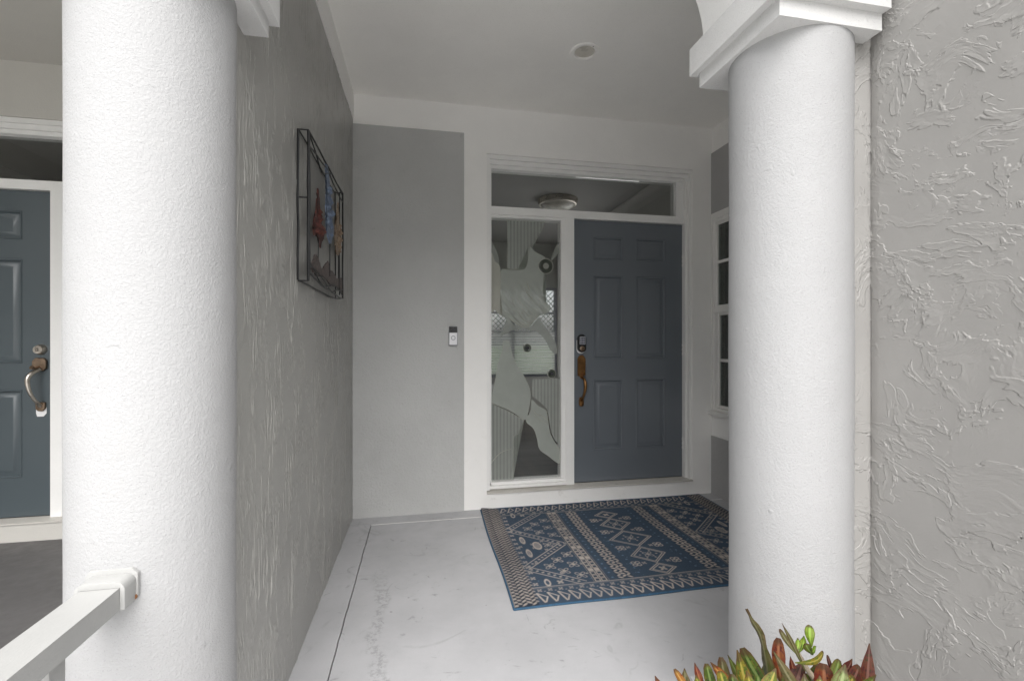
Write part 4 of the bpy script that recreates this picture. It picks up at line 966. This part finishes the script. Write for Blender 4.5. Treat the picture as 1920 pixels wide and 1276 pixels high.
def leaf(path, widths, kind, twist=0., fold=.25, side=None):
    """leaf blade swept along a path from tip to base"""
    bm = bmesh.new(); lay = bm.verts.layers.float.new('rib'); lt2 = bm.verts.layers.float.new('tip'); P = [Vector(p) for p in path]; n = len(P); rows = []
    for i, p in enumerate(P):
        d = (P[min(i+1, n-1)]-P[max(i-1, 0)]).normalized()
        view = Vector((.62, .78, -.12)); s = d.cross(view).normalized()
        s = Matrix.Rotation(twist*i/(n-1), 3, d) @ (side or s); nrm = s.cross(d).normalized()
        w_ = widths[i]; row = []
        for u in (-1, -.55, -.12, .12, .55, 1):
            v = bm.verts.new(p + s*(u*w_/2) + nrm*(abs(u)**1.3*w_*fold)); v[lay] = 1. if abs(u) < .2 else .2*abs(u); v[lt2] = 1 - i/(n-1); row.append(v)
        rows.append(row)
    for a, b in zip(rows, rows[1:]):
        for k in range(5): bm.faces.new([a[k], a[k+1], b[k+1], b[k]])
    return mk('leaf', bm, 'leaf_' + kind, cr, smooth='all', keep=True)
rr = random.Random(9)
PRO = [.32, .70, .86, .97, 1.0, .96, .88, .76, .62, .46, .30, .16]
def simple_leaf(T, Bs, w, kind, curl, stretch=1.7):
    T, Bs = Vector(T), Vector(Bs); d = Bs-T; n = len(PRO); side = d.cross(Vector((.62, .78, 0))).normalized()
    Bf = T + d*stretch; path = []
    off = d.cross(side).normalized()*curl*d.length*.6; bend = side*rr.uniform(-.06, .06)*d.length
    for i in range(n):
        u = i/(n-1); path.append(T.lerp(Bf, u) + (off + bend)*math.sin(math.pi*u))
    PR2 = [.08, .30, .58, .82, .97, 1.0, .95, .84, .68, .50, .32, .16] if rr.random() < .4 else PRO
    leaf(path, [w*1.22*p for p in PR2], kind, rr.uniform(-.6, .6), rr.uniform(.03, .13))
for T, Bs, w, k, c in LV:
    small = (Vector(T)-Vector(Bs)).length < .05 and T[2] > .585 and .68 < T[0] < .81
    simple_leaf(T, Bs, w, k, c, 1.05 if small else 1.75)
tw = catmull(TW, 3); leaf(tw, [float(np.interp(i/(len(tw)-1), [0, .1, .2, .35, .5, .62, .75, .9, 1], [.005, .006, .0055, .015, .016, .012, .030, .026, .008])) for i in range(len(tw))], 'o', .9, .22)
def stem(pts, r): mk('stem', tube(bmesh.new(), catmull(pts, 5), r, 8), 'stem_bark', cr, smooth=True)
stem(ST, [.0042, .005, .006, .0075, .009])
for bx_, by_, tx, ty, tz in ((.60, .79, .59, .80, .50), (.66, .80, .69, .83, .48), (.55, .77, .51, .79, .54), (.82, .80, .86, .82, .46), (.86, .81, .93, .83, .44), (.72, .76, .76, .77, .50)):
    stem([(bx_, by_, -.12), ((bx_+tx)/2+rr.uniform(-.02, .02), (by_+ty)/2, .2), (tx, ty, tz)], [.009, .006, .004])
for k in range(78):
    x = rr.uniform(.47, .96); y = rr.uniform(.70, .87); top = .575 - .10*max(0, x-.62) - rr.uniform(.03, .30); a = rr.uniform(0, 6.28)
    L = rr.uniform(.06, .11); ln_ = rr.uniform(.2, .8)
    T = (x + math.cos(a)*L*ln_, y + math.sin(a)*L*ln_*.5, top); Bs = (x, y, top - L*.9)
    simple_leaf(T, Bs, rr.uniform(.017, .028), rr.choice('gggyoomrgol') if x < .75 else rr.choice('gggymmorg'), rr.uniform(-.1, .3), 1.1)
rr = random.Random(21)
for k in range(70):
    x = rr.uniform(.49, .95); y = rr.uniform(.70, .86); z = rr.uniform(.06, .42); a = rr.uniform(0, 6.28); L = rr.uniform(.07, .12)
    simple_leaf((x + math.cos(a)*L*.7, y + math.sin(a)*L*.5, z), (x, y, z - L*.6), rr.uniform(.02, .028), rr.choice('ggggoomr'), rr.uniform(-.1, .3), 1.1)
